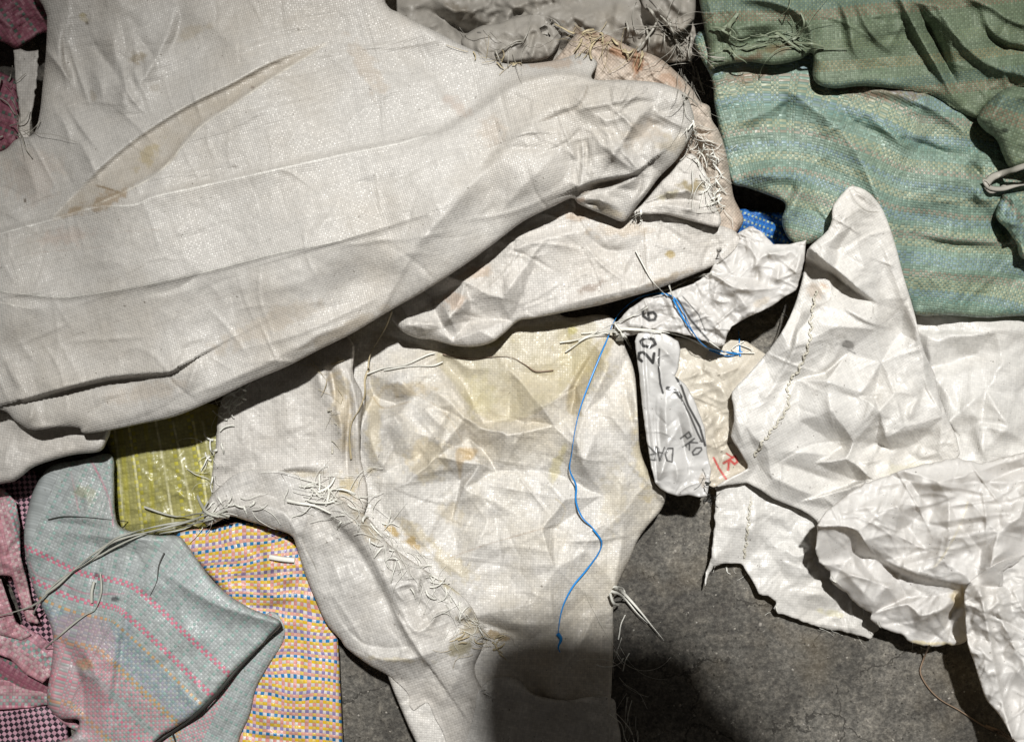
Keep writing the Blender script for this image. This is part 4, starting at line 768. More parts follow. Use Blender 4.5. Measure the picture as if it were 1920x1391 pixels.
part('stitching', frays([(612, 760), (622, 800), (625, 850)], 16, 14, 15, 30, 52, .7, 1.2, .3, .4, 4, 2), m_stitch, nk, kind='stuff')
part('neck_threads', frays([(575, 660), (600, 690), (610, 720)], 24, 26, 60, 70, 53, .5, 2, .9, .4, 9, 4), m_yellowthread, nk, kind='stuff')

# lower left white sack
lp_ = [(390, 985), (382, 960), (395, 930), (420, 905), (450, 885), (500, 880), (560, 892), (630, 930), (690, 970), (730, 1020), (800, 1070), (870, 1120), (900, 1170), (905, 1210), (890, 1260), (930, 1330), (960, 1391), (960, 1500), (850, 1500), (836, 1391), (815, 1345), (803, 1318), (790, 1322), (776, 1331), (768, 1322), (765, 1300), (730, 1268), (690, 1245), (650, 1215), (638, 1198), (612, 1168), (590, 1120), (570, 1070), (556, 1025), (545, 1003), (510, 990), (460, 975), (430, 968)]
sheet('folded_white_sack', 'off white sack with a long fold reaching the floor beside the checked sack', 'sack', lp_,
      [(440, 930, 74), (540, 960, 80), (620, 1000, 84), (600, 1100, 76), (680, 1100, 86), (760, 1200, 84), (640, 1200, 66), (800, 1150, 80), (860, 1200, 80), (780, 1320, 50), (850, 1391, 60)], m_low, tn=(3, 80), res=2.2, skirt=45, seed=55, noise=(2.5, 110), rim=(26, 13), uvang=-20, pitch=4.8,
      folds=[(14, 60, 5, [(560, 925), (620, 965), (672, 1020), (720, 1100), (760, 1180), (800, 1240)], 'b'), (-10, 5, 16, [(600, 955), (655, 1000), (700, 1065), (740, 1140), (790, 1210)]), (10, 8, 14, [(590, 920), (650, 965), (690, 1010), (700, 1050)]), (12, 12, 26, [(400, 962), (470, 950), (530, 960), (556, 1000)], 'b'), (-7, 12, 10, [(430, 930), (510, 930), (560, 990)]),
             (8, 14, 18, [(530, 915), (570, 960), (565, 1010)]), (14, 20, 14, [(650, 1215), (700, 1232), (740, 1236), (790, 1230), (850, 1205)]), (-8, 8, 14, [(660, 1200), (720, 1215), (800, 1210)]), (5, 30, 60, [(600, 1090), (660, 1080), (690, 1050)]), (9, 10, 14, [(700, 980), (740, 1040), (780, 1100), (800, 1140)]),
             (9, 12, 9, [(740, 1020), (790, 1060), (800, 1100)]), (8, 8, 8, [(800, 1060), (820, 1085), (860, 1090), (872, 1120)]), (-7, 8, 8, [(780, 1070), (820, 1110), (860, 1140)]), (6, 30, 12, [(800, 1330), (840, 1300), (870, 1240)]), (6, 20, 20, [(700, 1130), (780, 1180), (850, 1190)])]+rand_folds(24, [(700, 1000), (800, 1060), (880, 1140), (860, 1190), (760, 1140)], 5, (26, 70), (4, 12), 56)
      +rand_folds(20, lp_, 2, (80, 200), (14, 40), 57)+creases(70, lp_, 1.1, 157),
      blobs=[(735, 1000, 26, 8, 38, (.42, .29, .08), .8), (778, 1024, 18, 9, 45, (.38, .26, .08), .85), (850, 1100, 26, 12, 30, (.52, .45, .24), .6), (880, 1170, 24, 30, 0, (.40, .33, .18), .6), (860, 1215, 34, 16, -30, (.22, .19, .09), .75), (690, 990, 16, 40, -40, (.50, .42, .26), .5), (740, 1236, 70, 6, 3, (.50, .42, .22), .4)],
      marks=[([(600, 940), (572, 990), (570, 1020), (590, 1060), (598, 1090)], 2, (.25, .22, .17), .6)])
lw = bpy.data.objects['folded_white_sack']
part('torn_threads', frays([(620, 950), (680, 985), (730, 1030), (790, 1080), (850, 1130), (880, 1170)], 210, 30, 40, 100, 58, .5, 2, .8, .35, 14, 6), m_thread, lw, kind='stuff')
part('stub_tufts', frays([(680, 950), (700, 975), (735, 990)], 12, 24, -50, 30, 59, 1.1, 3, .2, .4, 8, 8), m_thread, lw)
part('matted_threads', frays([(560, 925), (600, 920), (640, 930), (660, 950)], 70, 46, 0, 180, 60, .8, 3, .8, .35, 14, 10), m_thread, lw, kind='stuff')
part('frayed_edge', frays([(390, 975), (400, 940), (430, 945), (470, 950)], 46, 26, 80, 60, 61, .8, 2, .6, .3, 9, 6), m_thread, lw, kind='stuff')
part('stain_threads', frays([(840, 1210), (880, 1205), (930, 1200)], 40, 24, -30, 80, 62, .6, 2, .8, .35, 10, 6), m_yellowthread, lw, kind='stuff')

# dim folded end at the bottom
sheet('dim_white_sack', 'shaded sack end with rounded fold at the bottom centre of the pile', 'sack',
      [(890, 1330), (905, 1285), (940, 1268), (975, 1275), (1000, 1300), (1060, 1312), (1110, 1305), (1150, 1310), (1156, 1340), (1165, 1391), (1165, 1500), (880, 1500)], [(950, 1280, 62), (1050, 1340, 56), (1140, 1330, 48), (1000, 1391, 62)], m_low, tn=(5, 60), res=3, skirt=30, seed=63, noise=(5, 60), rim=(20, 12), uvang=10,
      folds=[(14, 30, 12, [(930, 1240), (975, 1310), (985, 1391)]), (10, 16, 20, [(1060, 1230), (1020, 1290), (980, 1300)]), (10, 14, 20, [(1000, 1330), (1070, 1310), (1150, 1320)])]+rand_folds(16, [(900, 1250), (1140, 1230), (1140, 1391), (920, 1391)], 5, (50, 140), (8, 24), 64))

# ============================================================ right: seamed sack
hs = [(1590, 352), (1604, 350), (1622, 356), (1640, 372), (1656, 395), (1668, 425), (1682, 470), (1692, 510), (1704, 550), (1716, 592), (1724, 630), (1735, 665), (1752, 700), (1760, 740), (1780, 790), (1800, 850), (1760, 900), (1700, 940), (1620, 1000), (1560, 1010), (1530, 975), (1500, 955), (1450, 935), (1400, 905), (1340, 914),
      (1375, 892), (1402, 878), (1396, 862), (1383, 840), (1370, 818), (1376, 790), (1375, 760), (1372, 735), (1400, 705), (1432, 668), (1462, 628), (1480, 596), (1494, 560), (1505, 520), (1510, 490), (1514, 468), (1530, 452), (1552, 432), (1560, 410), (1562, 385)]
sheet('seamed_white_sack', 'bright white seamed sack with a peaked top right of the printed bag', 'sack', hs,
      [(1600, 370, 118), (1640, 430, 110), (1540, 460, 104), (1650, 560, 100), (1500, 580, 88), (1560, 640, 92), (1700, 640, 80), (1430, 760, 78), (1500, 760, 84), (1600, 760, 80), (1720, 760, 70), (1400, 860, 66), (1500, 880, 62), (1600, 880, 60), (1540, 960, 40), (1700, 860, 60), (1440, 925, 36), (1380, 895, 46), (1345, 912, 44)], m_rgt, tn=(2.5, 70), net=NET_S, res=2.0, smooth=2, skirt=45, seed=65, noise=(2, 120), rim=(5, 2), uvang=-30, pitch=4.6,
      folds=[(13, 30, 30, [(1595, 360), (1580, 420), (1550, 470)], 'b'), (10, 40, 12, [(1620, 400), (1660, 470), (1700, 580), (1716, 630)]), (6, 6, 6, [(1590, 355), (1600, 380), (1625, 398), (1648, 400)]), (6, 5, 5, [(1596, 358), (1622, 372), (1640, 392)]),
             (16, 60, 3, [(1535, 480), (1580, 515), (1620, 550), (1660, 574)], 'a'), (-18, 3, 26, [(1512, 490), (1550, 508), (1600, 545), (1650, 572)], 'a'), (10, 20, 14, [(1560, 560), (1620, 600), (1680, 622)]), (-6, 5, 20, [(1560, 568), (1620, 606), (1690, 626)]), (9, 26, 50, [(1500, 560), (1530, 600), (1580, 612), (1680, 615)]),
             (9, 12, 16, [(1510, 540), (1494, 600), (1488, 660), (1440, 740), (1395, 800)]), (-6, 6, 8, [(1502, 560), (1482, 650), (1430, 745)]), (7, 12, 16, [(1520, 590), (1512, 660), (1490, 720), (1450, 800), (1415, 860)]), (8, 10, 20, [(1575, 610), (1570, 660), (1545, 690), (1495, 712)]), (-6, 10, 8, [(1560, 610), (1550, 660), (1530, 690)]),
             (10, 40, 12, [(1548, 715), (1560, 780), (1576, 838)]), (10, 12, 34, [(1576, 838), (1620, 790), (1660, 740), (1740, 730)]), (-7, 12, 10, [(1560, 730), (1600, 745), (1640, 745)]), (8, 26, 14, [(1500, 712), (1570, 720), (1640, 745), (1660, 740)]),
             (11, 14, 40, [(1440, 845), (1520, 850), (1590, 855), (1620, 850)]), (-8, 10, 16, [(1430, 860), (1500, 880), (1560, 900), (1605, 905)]), (9, 12, 30, [(1600, 900), (1640, 850), (1665, 800), (1650, 770)]), (-7, 8, 10, [(1615, 890), (1650, 845), (1650, 790)]), (8, 14, 18, [(1655, 820), (1710, 805), (1770, 800)]), (8, 10, 20, [(1755, 700), (1760, 760), (1778, 800)]),
             (9, 16, 14, [(1410, 870), (1460, 900), (1530, 930), (1580, 945)]), (7, 12, 12, [(1665, 840), (1670, 880), (1700, 900)]), (-6, 10, 10, [(1690, 830), (1720, 860), (1780, 860)]), (8, 40, 12, [(1380, 730), (1384, 800), (1420, 880)]), (8, 40, 10, [(1700, 560), (1730, 640), (1755, 700)])]
      +rand_folds(16, hs, 3.0, (60, 200), (8, 36), 66)+creases(50, hs, 1.6, 166)+rand_folds(24, [(1640, 720), (1780, 720), (1780, 900), (1620, 900)], 4.5, (40, 110), (6, 18), 67),
      marks=[([(1505, 520), (1496, 590), (1480, 650), (1440, 720), (1400, 780)], 1.6, (.40, .38, .34), .45), ([(1478, 470), (1490, 500)], 2, (.3, .3, .28), .5), ([(1592, 356), (1604, 378), (1625, 396), (1648, 398)], 2.2, (.16, .14, .11), .7), ([(1600, 356), (1630, 376), (1646, 392)], 2, (.2, .18, .14), .5), ([(1638, 570), (1638, 590), (1644, 600)], 2, (.2, .19, .17), .8),
             ([(1574, 640), (1566, 648)], 2, INK, .7), ([(1590, 656), (1604, 663)], 2.4, INK, .85), ([(1586, 640), (1602, 642)], 2, INK, .7), ([(1580, 648), (1598, 655)], 2.2, INK, .7)],
      blobs=[(1530, 545, 24, 16, 0, (.55, .44, .34), .5), (1590, 646, 16, 8, 20, (.16, .15, .14), .75), (1580, 632, 14, 7, 0, (.35, .34, .32), .5), (1545, 535, 16, 4, 30, (.42, .28, .18), .6), (1700, 880, 50, 16, 0, (.72, .69, .52), .4)])
sm = bpy.data.objects['seamed_white_sack']
# chain stitch: a small loop every 12 px along the seam
def chain(line, step=11, rad=.45, seed=1, amp=3.2):
    L = spline(line, 12); d = np.r_[0, np.cumsum(np.hypot(*np.diff(L, axis=0).T))]; out = []; r = random.Random(seed)
    k = 0; s = 4
    while s < d[-1]-step:
        p = np.array([np.interp(s, d, L[:, 0]), np.interp(s, d, L[:, 1])]); q = np.array([np.interp(s+step*.9, d, L[:, 0]), np.interp(s+step*.9, d, L[:, 1])])
        n_ = np.array([-(q-p)[1], (q-p)[0]])/np.hypot(*(q-p)); a = amp*(1 if k % 2 else -1)*r.uniform(.5, 1.2)
        out.append(strand([p, p+(q-p)*.4+n_*a, q, p+(q-p)*.6-n_*a*.4], .8, rad, .5, s, 0, 0, (1, 1), 0, 4)); s += step*r.uniform(.8, 1.25); k += 1
    return merge(out)
part('stitching', chain([(1532, 540), (1522, 590), (1518, 640), (1500, 690), (1478, 720), (1478, 760), (1460, 790), (1430, 830), (1412, 862)], 11, .9, 3), m_stitch, sm)
part('stitching', chain([(1408, 935), (1403, 985), (1395, 1050)], 10, .7, 4), m_stitch, ts)

# ============================================================ bottom right crumpled film
kp = [(1812, 1100), (1860, 1060), (1920, 1040), (2080, 1020), (2080, 1500), (1905, 1500), (1898, 1391), (1890, 1368), (1872, 1338), (1850, 1312), (1838, 1280), (1826, 1240), (1814, 1205), (1810, 1150)]
jp = [(1530, 985), (1545, 965), (1562, 948), (1590, 925), (1620, 905), (1660, 893), (1700, 878), (1750, 866), (1790, 858), (1840, 868), (1880, 858), (1920, 848), (2080, 840), (2080, 1040), (1930, 1042), (1880, 1070), (1880, 1110), (1860, 1150), (1840, 1190), (1800, 1208), (1760, 1212), (1730, 1210), (1708, 1204), (1695, 1192), (1672, 1184), (1650, 1176), (1632, 1164), (1634, 1150), (1618, 1140), (1600, 1128), (1588, 1112), (1568, 1098), (1555, 1085), (1556, 1070), (1536, 1055), (1530, 1030), (1532, 1005)]
sheet('crumpled_film_sack', 'crumpled film sack with sharp creases lying over the torn white sheet', 'sack', jp,
      [(1540, 990, 86), (1620, 930, 92), (1720, 900, 90), (1850, 890, 88), (1600, 1080, 60), (1700, 1160, 48), (1780, 1190, 44), (1700, 1030, 78), (1800, 1000, 96), (1810, 1090, 92), (1900, 950, 96)], m_film, tn=(5, 55), net=NET_F, res=2.0, skirt=45, seed=72, noise=(5, 80), rim=(7, 4), smooth=0, jag=1.6, uvang=12,
      folds=[(15, 60, 4, [(1535, 986), (1600, 990), (1640, 1040), (1700, 1072), (1760, 1090), (1835, 1096)], 'o'), (-16, 4, 20, [(1620, 1010), (1660, 1058), (1720, 1085), (1830, 1102)]), (12, 12, 30, [(1532, 990), (1580, 1020), (1620, 1080), (1700, 1118)]), (-10, 10, 12, [(1560, 1000), (1600, 1030), (1650, 1095), (1710, 1122)]), (14, 26, 16, [(1540, 985), (1600, 955), (1690, 945)]),
             (12, 10, 18, [(1670, 930), (1690, 965), (1710, 985)]), (10, 20, 12, [(1600, 920), (1700, 905), (1850, 905), (1930, 900)]), (12, 12, 24, [(1700, 985), (1790, 975), (1900, 960)], 'b'), (10, 10, 22, [(1720, 1030), (1810, 1000), (1900, 985)]), (-9, 10, 14, [(1700, 1010), (1800, 985), (1910, 970)]), (14, 14, 14, [(1920, 1010), (1860, 1050), (1838, 1094)]),
             (12, 10, 16, [(1815, 1105), (1770, 1140), (1745, 1150), (1740, 1200)]), (-10, 6, 14, [(1818, 1110), (1780, 1160), (1770, 1210)]), (9, 10, 12, [(1720, 1100), (1730, 1140), (1720, 1180), (1690, 1190)]), (9, 12, 18, [(1560, 1040), (1600, 1090), (1660, 1150)]), (8, 10, 10, [(1640, 1080), (1680, 1120), (1690, 1160)]), (10, 10, 18, [(1810, 870), (1850, 900), (1920, 905)]), (10, 30, 8, [(1690, 900), (1800, 915), (1860, 925), (1930, 920)])]
      +creases(90, jp, 2.0, 173)+rand_folds(40, jp, 4.0, (36, 150), (4, 22), 73)+rand_folds(24, [(1700, 930), (1930, 900), (1930, 1000), (1720, 1060)], 5, (80, 200), (6, 16), 74, -12, .25),
      marks=[([(1815, 940), (1800, 985), (1770, 1040), (1750, 1065)], 4, (.66, .60, .40), .5), ([(1675, 930), (1700, 975)], 2, (.4, .38, .34), .4)], blobs=[(1800, 1120, 20, 24, 30, (.62, .50, .26), .6), (1740, 1206, 60, 5, 3, (.66, .58, .34), .7)])
cf = bpy.data.objects['crumpled_film_sack']
sheet('hanging_film_sack', 'tall white film sack panel standing in the bottom right corner', 'sack', kp,
      [(1840, 1090, 92), (1860, 1200, 74), (1880, 1330, 66), (1920, 1200, 100), (1920, 1391, 92)], m_film, tn=(15, 62), res=2.2, gap=4, skirt=3, seed=70, noise=(2, 70), rim=(4, 2), uvang=20,
      folds=[(20, 8, 60, [(1835, 1095), (1850, 1170), (1870, 1280), (1895, 1380)], 'o'), (9, 14, 30, [(1870, 1080), (1890, 1140), (1930, 1200)]), (8, 12, 12, [(1880, 1170), (1920, 1190), (1960, 1240)]), (7, 12, 20, [(1850, 1110), (1880, 1160), (1890, 1230)]), (9, 12, 18, [(1860, 1070), (1900, 1110), (1930, 1170)])]+rand_folds(14, kp, 4, (50, 150), (8, 24), 71)+creases(60, kp, 2.4, 171))

part('torn_threads', frays([(1556, 1080), (1634, 1155), (1700, 1200), (1760, 1212)], 18, 12, 90, 60, 75, .5, .5, .6, .3, 2, 1), m_thread, cf, kind='stuff')

# ============================================================ printed glossy bag and the crumpled bag above it
cb = [(1398, 428), (1412, 424), (1432, 440), (1450, 458), (1480, 458), (1512, 450), (1508, 490), (1500, 520), (1492, 545), (1472, 556), (1450, 572), (1420, 588), (1395, 598), (1372, 612), (1364, 625), (1358, 648), (1340, 652), (1322, 640), (1300, 632), (1262, 622), (1210, 624), (1165, 632), (1150, 622), (1160, 600), (1180, 578), (1212, 558), (1250, 550), (1300, 532), (1330, 512), (1345, 480), (1368, 448)]
sheet('crumpled_white_bag', 'crumpled white plastic bag tied with twine, lying above the printed bag beside the blue cord', 'bag', cb,
      [(1410, 440, 104), (1500, 460, 106), (1400, 520, 104), (1480, 540, 104), (1300, 560, 96), (1350, 620, 92), (1200, 600, 82), (1160, 620, 78)], m_film, tn=(9, 40), res=1.6, smooth=0, jag=.8, skirt=40, seed=80, noise=(2, 40), rim=(4, 2), uvang=-20,
      folds=[(12, 10, 24, [(1320, 545), (1380, 545), (1430, 540), (1475, 550)]), (12, 30, 8, [(1330, 520), (1400, 545), (1420, 545)]), (10, 8, 12, [(1400, 430), (1405, 460), (1418, 490), (1412, 540)]), (-12, 5, 10, [(1420, 495), (1420, 540)]), (10, 8, 10, [(1420, 490), (1440, 475), (1470, 478), (1500, 458)]), (9, 6, 10, [(1462, 490), (1456, 540)]), (9, 8, 8, [(1508, 455), (1495, 500), (1485, 545)]),
             (10, 10, 16, [(1250, 555), (1300, 575), (1350, 610), (1355, 645)]), (-8, 8, 10, [(1330, 560), (1345, 590), (1375, 598)]), (9, 8, 14, [(1380, 550), (1400, 575), (1410, 590)]), (9, 12, 10, [(1165, 625), (1200, 580), (1245, 556)]), (8, 8, 14, [(1255, 555), (1262, 590), (1290, 630)]), (-7, 6, 8, [(1200, 600), (1240, 590), (1290, 610)])]
      +creases(90, cb, 2.4, 181, L=(24, 110))+rand_folds(30, cb, 3.5, (26, 90), (4, 14), 81),
      marks=text('6', 1228, 603, -78, 28, 5.5, INK, .93)+[([(1270, 560), (1295, 600), (1330, 640), (1345, 652)], 4, INK, .85, 1), ([(1280, 556), (1310, 590), (1322, 620)], 2.2, INK, .8, 1), ([(1204, 612), (1200, 622)], 3, INK, .8, 1)],
      blobs=[(1430, 565, 20, 8, -30, (.68, .60, .48), .5)])
pb = [(1190, 640), (1196, 625), (1215, 618), (1245, 624), (1272, 640), (1276, 655), (1272, 690), (1265, 705), (1285, 720), (1300, 745), (1312, 775), (1322, 805), (1326, 850), (1334, 880), (1330, 905), (1326, 930), (1310, 932), (1290, 928), (1270, 930), (1252, 924), (1238, 916), (1228, 905), (1220, 870), (1212, 820), (1204, 760), (1198, 700)]
pbo = sheet('printed_bag', 'glossy white plastic bag hand marked 20-6 with black bands, hanging from the twine knot', 'bag', pb,
      [(1200, 640, 84), (1240, 640, 92), (1230, 720, 92), (1280, 760, 88), (1250, 850, 90), (1310, 880, 82), (1240, 915, 78)], m_gloss, tn=(2.5, 50), res=1.3, smooth=0, skirt=40, seed=82, noise=(1.5, 40), rim=(4, 2.5), jag=.4, uvang=80,
      folds=[(4, 4, 5, [(1203, 640), (1210, 740), (1226, 905)], 'o'), (-3, 2, 3, [(1209, 640), (1217, 760), (1232, 900)], 'o'), (-6, 2, 10, [(1230, 730), (1228, 800), (1236, 890)]), (8, 8, 10, [(1250, 725), (1248, 790), (1255, 860)]), (-9, 6, 8, [(1238, 745), (1235, 800), (1240, 860)]), (10, 8, 16, [(1262, 705), (1290, 780), (1310, 870)]), (-8, 6, 6, [(1268, 760), (1280, 820), (1290, 880)]), (10, 10, 10, [(1235, 915), (1245, 870), (1262, 840)]),
             (7, 8, 8, [(1260, 930), (1270, 890), (1262, 850)]), (7, 6, 10, [(1225, 640), (1250, 660), (1272, 690)]), (8, 12, 12, [(1215, 650), (1240, 700), (1236, 740)])]+rand_folds(10, pb, 2, (30, 90), (4, 12), 83)+creases(30, pb, 1.6, 183, L=(20, 80)),
      marks=text('20', 1224, 680, -82, 28, 5.8, INK, .95, 1.0, 1.0)+[([(1236, 655), (1235, 690), (1238, 720), (1243, 737)], 4, INK, .88, 1), ([(1252, 728), (1270, 735), (1276, 744)], 8, INK, .9, 1), ([(1268, 708), (1278, 725), (1290, 760), (1312, 800), (1322, 835)], 4.5, INK, .9, 1), ([(1276, 745), (1292, 775), (1308, 812), (1316, 828)], 4, INK, .85, 1)]
      +text('DAR', 1262, 840, 185, 26, 2.6, (.07, .07, .07), .95, .9, .62)+text('DAR', 1263, 842, 185, 24, 1.3, (.12, .12, .12), .7, .9, .62)+text('PKO', 1276, 822, 52, 20, 3.4, (.05, .05, .05), .85, .9, .8)+text('F', 1280, 838, 52, 12, 2, (.08, .08, .08), .8, .9, .8),
      blobs=[(1318, 900, 8, 18, 0, (.45, .38, .30), .6)])
pbo = bpy.data.objects['printed_bag']
part('torn_edge_threads', frays([(1318, 880), (1322, 910), (1326, 932)], 30, 14, 60, 80, 84, .5, 1, .7, .3, 6, 2), m_blackthread_or_slit, pbo, kind='stuff')
part('neck_pleats', merge([strand([(1150+i*3, 622+((i*7) % 9)), (1165, 625), (1176+i*2, 634+i*5)], 3, 1.3, .5, i, 2, 1) for i in range(5)]), m_thread, pbo)

# ============================================================ middle sack, peach sack, big sack
pe = [(1040, 112), (1075, 70), (1100, 58), (1140, 66), (1180, 88), (1230, 106), (1262, 130), (1296, 165), (1312, 190), (1330, 200), (1335, 225), (1350, 250), (1362, 290), (1370, 335), (1376, 370), (1388, 395), (1394, 415), (1378, 440), (1350, 470), (1200, 470), (1100, 400), (1000, 300), (980, 160)]
sheet('peach_sack', 'dusty peach tinted sack with frayed brown rim at the right end of the large sack', 'sack', pe,
      [(1100, 80, 88), (1200, 110, 98), (1290, 190, 104), (1340, 280, 104), (1320, 380, 108), (1380, 410, 92)], m_peach, tn=(10, 36), res=2.2, skirt=60, seed=85, noise=(3, 50), rim=(14, 12), uvang=40, pitch=4.6,
      folds=[(9, 10, 16, [(1100, 70), (1170, 100), (1230, 115), (1290, 180)]), (-8, 5, 7, [(1180, 95), (1190, 130), (1200, 160)]), (9, 8, 8, [(1200, 110), (1215, 140), (1245, 155), (1300, 200)]), (8, 16, 10, [(1290, 190), (1320, 250), (1345, 330), (1350, 400)]), (-7, 6, 6, [(1280, 220), (1310, 280), (1320, 350)]), (10, 10, 16, [(1330, 240), (1355, 320), (1372, 400)]), (6, 8, 8, [(1290, 340), (1330, 340), (1350, 380)])]
      +rand_folds(40, [(1050, 100), (1180, 95), (1290, 180), (1340, 260), (1370, 400), (1290, 380), (1280, 220)], 4, (26, 80), (4, 12), 86)+creases(60, [(1050, 100), (1180, 95), (1290, 180), (1340, 260), (1370, 400), (1290, 380), (1280, 220)], 2.4, 186, L=(24, 90)),
      areas=[([(1320, 230), (1345, 250), (1365, 330), (1380, 390), (1370, 440), (1330, 440), (1320, 380), (1300, 380), (1290, 300), (1295, 240)], (.60, .56, .50), .8)],
      blobs=[(1300, 355, 26, 22, 0, (.26, .20, .08), .7), (1200, 120, 16, 30, -10, (.32, .14, .05), .75), (1120, 72, 50, 10, 20, (.20, .12, .06), .7), (1160, 100, 30, 8, 20, (.38, .18, .07), .7), (1250, 150, 30, 14, 20, (.45, .28, .18), .5), (1325, 350, 10, 30, -10, (.30, .23, .12), .6)])
po = bpy.data.objects['peach_sack']
cq = [(720, 500), (900, 380), (1060, 330), (1200, 380), (1300, 410), (1372, 430), (1386, 452), (1368, 478), (1340, 498), (1300, 515), (1262, 530), (1222, 545), (1180, 557), (1130, 571), (1060, 585), (1000, 597), (972, 602), (945, 625), (922, 642), (890, 650), (852, 648), (815, 638), (782, 634), (756, 622), (740, 606), (732, 586)]
sheet('rolled_cream_sack', 'cream woven sack rolled under the large white sack, brown water marks along its lower edge', 'sack', cq,
      [(760, 600, 88), (850, 620, 92), (900, 560, 104), (1000, 560, 108), (1000, 470, 112), (1150, 440, 116), (1200, 520, 108), (1340, 470, 100), (1300, 430, 112)], m_mid, tn=(3.5, 80), res=2.2, skirt=55, net=NET_M, seed=87, noise=(2, 90), rim=(13, 9), uvang=-6, pitch=4.4,
      folds=[(9, 40, 26, [(930, 480), (950, 530), (975, 590)]), (12, 16, 30, [(880, 520), (960, 470), (1060, 440), (1130, 430)]), (-8, 10, 14, [(1090, 430), (1140, 470), (1200, 460)]), (12, 8, 12, [(820, 545), (850, 580), (900, 600), (960, 605)]), (-10, 5, 9, [(830, 560), (870, 590), (930, 603)]), (10, 8, 10, [(825, 560), (840, 590), (870, 640)]), (-7, 6, 8, [(812, 575), (830, 610), (850, 640)]), (9, 10, 14, [(740, 600), (790, 615), (830, 618)]),
             (6, 30, 14, [(1210, 440), (1215, 500), (1205, 545)]), (8, 20, 12, [(1000, 585), (1100, 560), (1220, 530), (1320, 490)]), (8, 14, 20, [(860, 545), (880, 580), (880, 600)]), (8, 10, 20, [(1200, 400), (1260, 405), (1340, 425)])]+creases(70, cq, 1.5, 187)+rand_folds(26, cq, 2.6, (40, 150), (8, 26), 88),
      marks=[([(1207, 430), (1210, 480), (1206, 520), (1190, 548)], 1.8, (.22, .17, .10), .6)],
      blobs=[(1110, 540, 26, 12, -25, (.20, .14, .10), .65), (1258, 480, 12, 10, 0, (.36, .26, .06), .8), (890, 510, 40, 16, 0, (.50, .36, .24), .5), (850, 565, 24, 20, 0, (.56, .40, .28), .5), (1150, 565, 80, 8, -14, (.36, .27, .16), .5), (1160, 430, 60, 16, 0, (.52, .42, .30), .5), (1260, 520, 60, 8, -20, (.34, .25, .14), .5), (1090, 400, 50, 16, 0, (.5, .36, .24), .5)])
rc = bpy.data.objects['rolled_cream_sack']
sheet('peach_sack_mouth', 'stiff dirty cream sack mouth with ragged threads above the rolled cream sack', 'sack',
      [(1180, 398), (1200, 385), (1225, 358), (1250, 330), (1290, 290), (1310, 300), (1330, 340), (1340, 380), (1352, 410), (1346, 426), (1320, 421), (1285, 412), (1245, 402), (1210, 402)], [(1220, 390, 128), (1300, 330, 124), (1330, 410, 124)], m_mid, tn=(3.5, 80), res=2, skirt=22, seed=89, noise=(3, 30), rim=(6, 4), uvang=10, pitch=4.2,
      folds=[(8, 8, 12, [(1195, 392), (1250, 385), (1300, 395), (1345, 420)]), (7, 8, 8, [(1230, 360), (1280, 360), (1320, 345)]), (-7, 6, 6, [(1240, 375), (1290, 375), (1330, 385)])]+rand_folds(16, [(1200, 390), (1290, 300), (1340, 400)], 4, (20, 70), (3, 9), 90),
      blobs=[(1295, 350, 26, 14, 0, (.26, .20, .07), .75), (1255, 365, 26, 10, -20, (.36, .32, .14), .5)])
mo = bpy.data.objects['peach_sack_mouth']
part('ragged_threads', frays([(1295, 230), (1310, 280), (1318, 330), (1338, 380)], 60, 30, 80, 80, 91, .7, 3, .9, .35, 9, 6), m_thread, mo, kind='stuff')
part('short_tuft', frays([(1196, 395), (1200, 400)], 8, 18, 100, 60, 92, .9, 4, .3, .4, 3, 4), m_thread, mo)
# lower left corner sack under the big one
sheet('cream_corner_sack', 'plain pale sack end curling out below the large white sack at the left edge', 'sack',
      [(-90, 730), (40, 740), (160, 780), (205, 800), (200, 828), (186, 846), (140, 852), (100, 862), (62, 876), (36, 896), (10, 905), (-90, 908)], [(0, 800, 92), (100, 830, 94), (180, 830, 98)], m_mid, tn=(3.5, 80), res=2.5, skirt=55, seed=93, noise=(3, 60), rim=(14, 11), uvang=8,
      folds=[(9, 20, 12, [(0, 765), (60, 800), (150, 802)]), (-7, 8, 14, [(30, 800), (90, 806), (150, 806)]), (6, 24, 12, [(20, 820), (12, 860), (0, 900)])])

bg = [(84, -90), (88, 30), (86, 100), (80, 160), (74, 215), (62, 252), (30, 262), (0, 285), (-90, 300), (-90, 765), (0, 768), (30, 790), (62, 806), (110, 800), (148, 802), (156, 812), (200, 808), (262, 795), (330, 780), (400, 750), (470, 716), (540, 686), (600, 655), (662, 624), (732, 582), (800, 543), (862, 503), (922, 460), (980, 416), (1040, 386), (1072, 372), (1084, 382), (1110, 394), (1140, 406), (1166, 416), (1180, 406), (1196, 384), (1214, 362), (1238, 330),
      (1268, 300), (1292, 262), (1302, 232), (1296, 200), (1284, 176), (1262, 164), (1236, 156), (1200, 152), (1160, 150), (1110, 148), (1120, 118), (1090, 100), (1050, 112), (990, 120), (938, 118), (900, 100), (868, 86), (830, 66), (790, 46), (752, 26), (722, 4), (690, -90)]
ups = rand_folds(16, [(100, 0), (320, 0), (280, 190), (100, 260)], 5, (70, 190), (7, 20), 95, 68, .35)
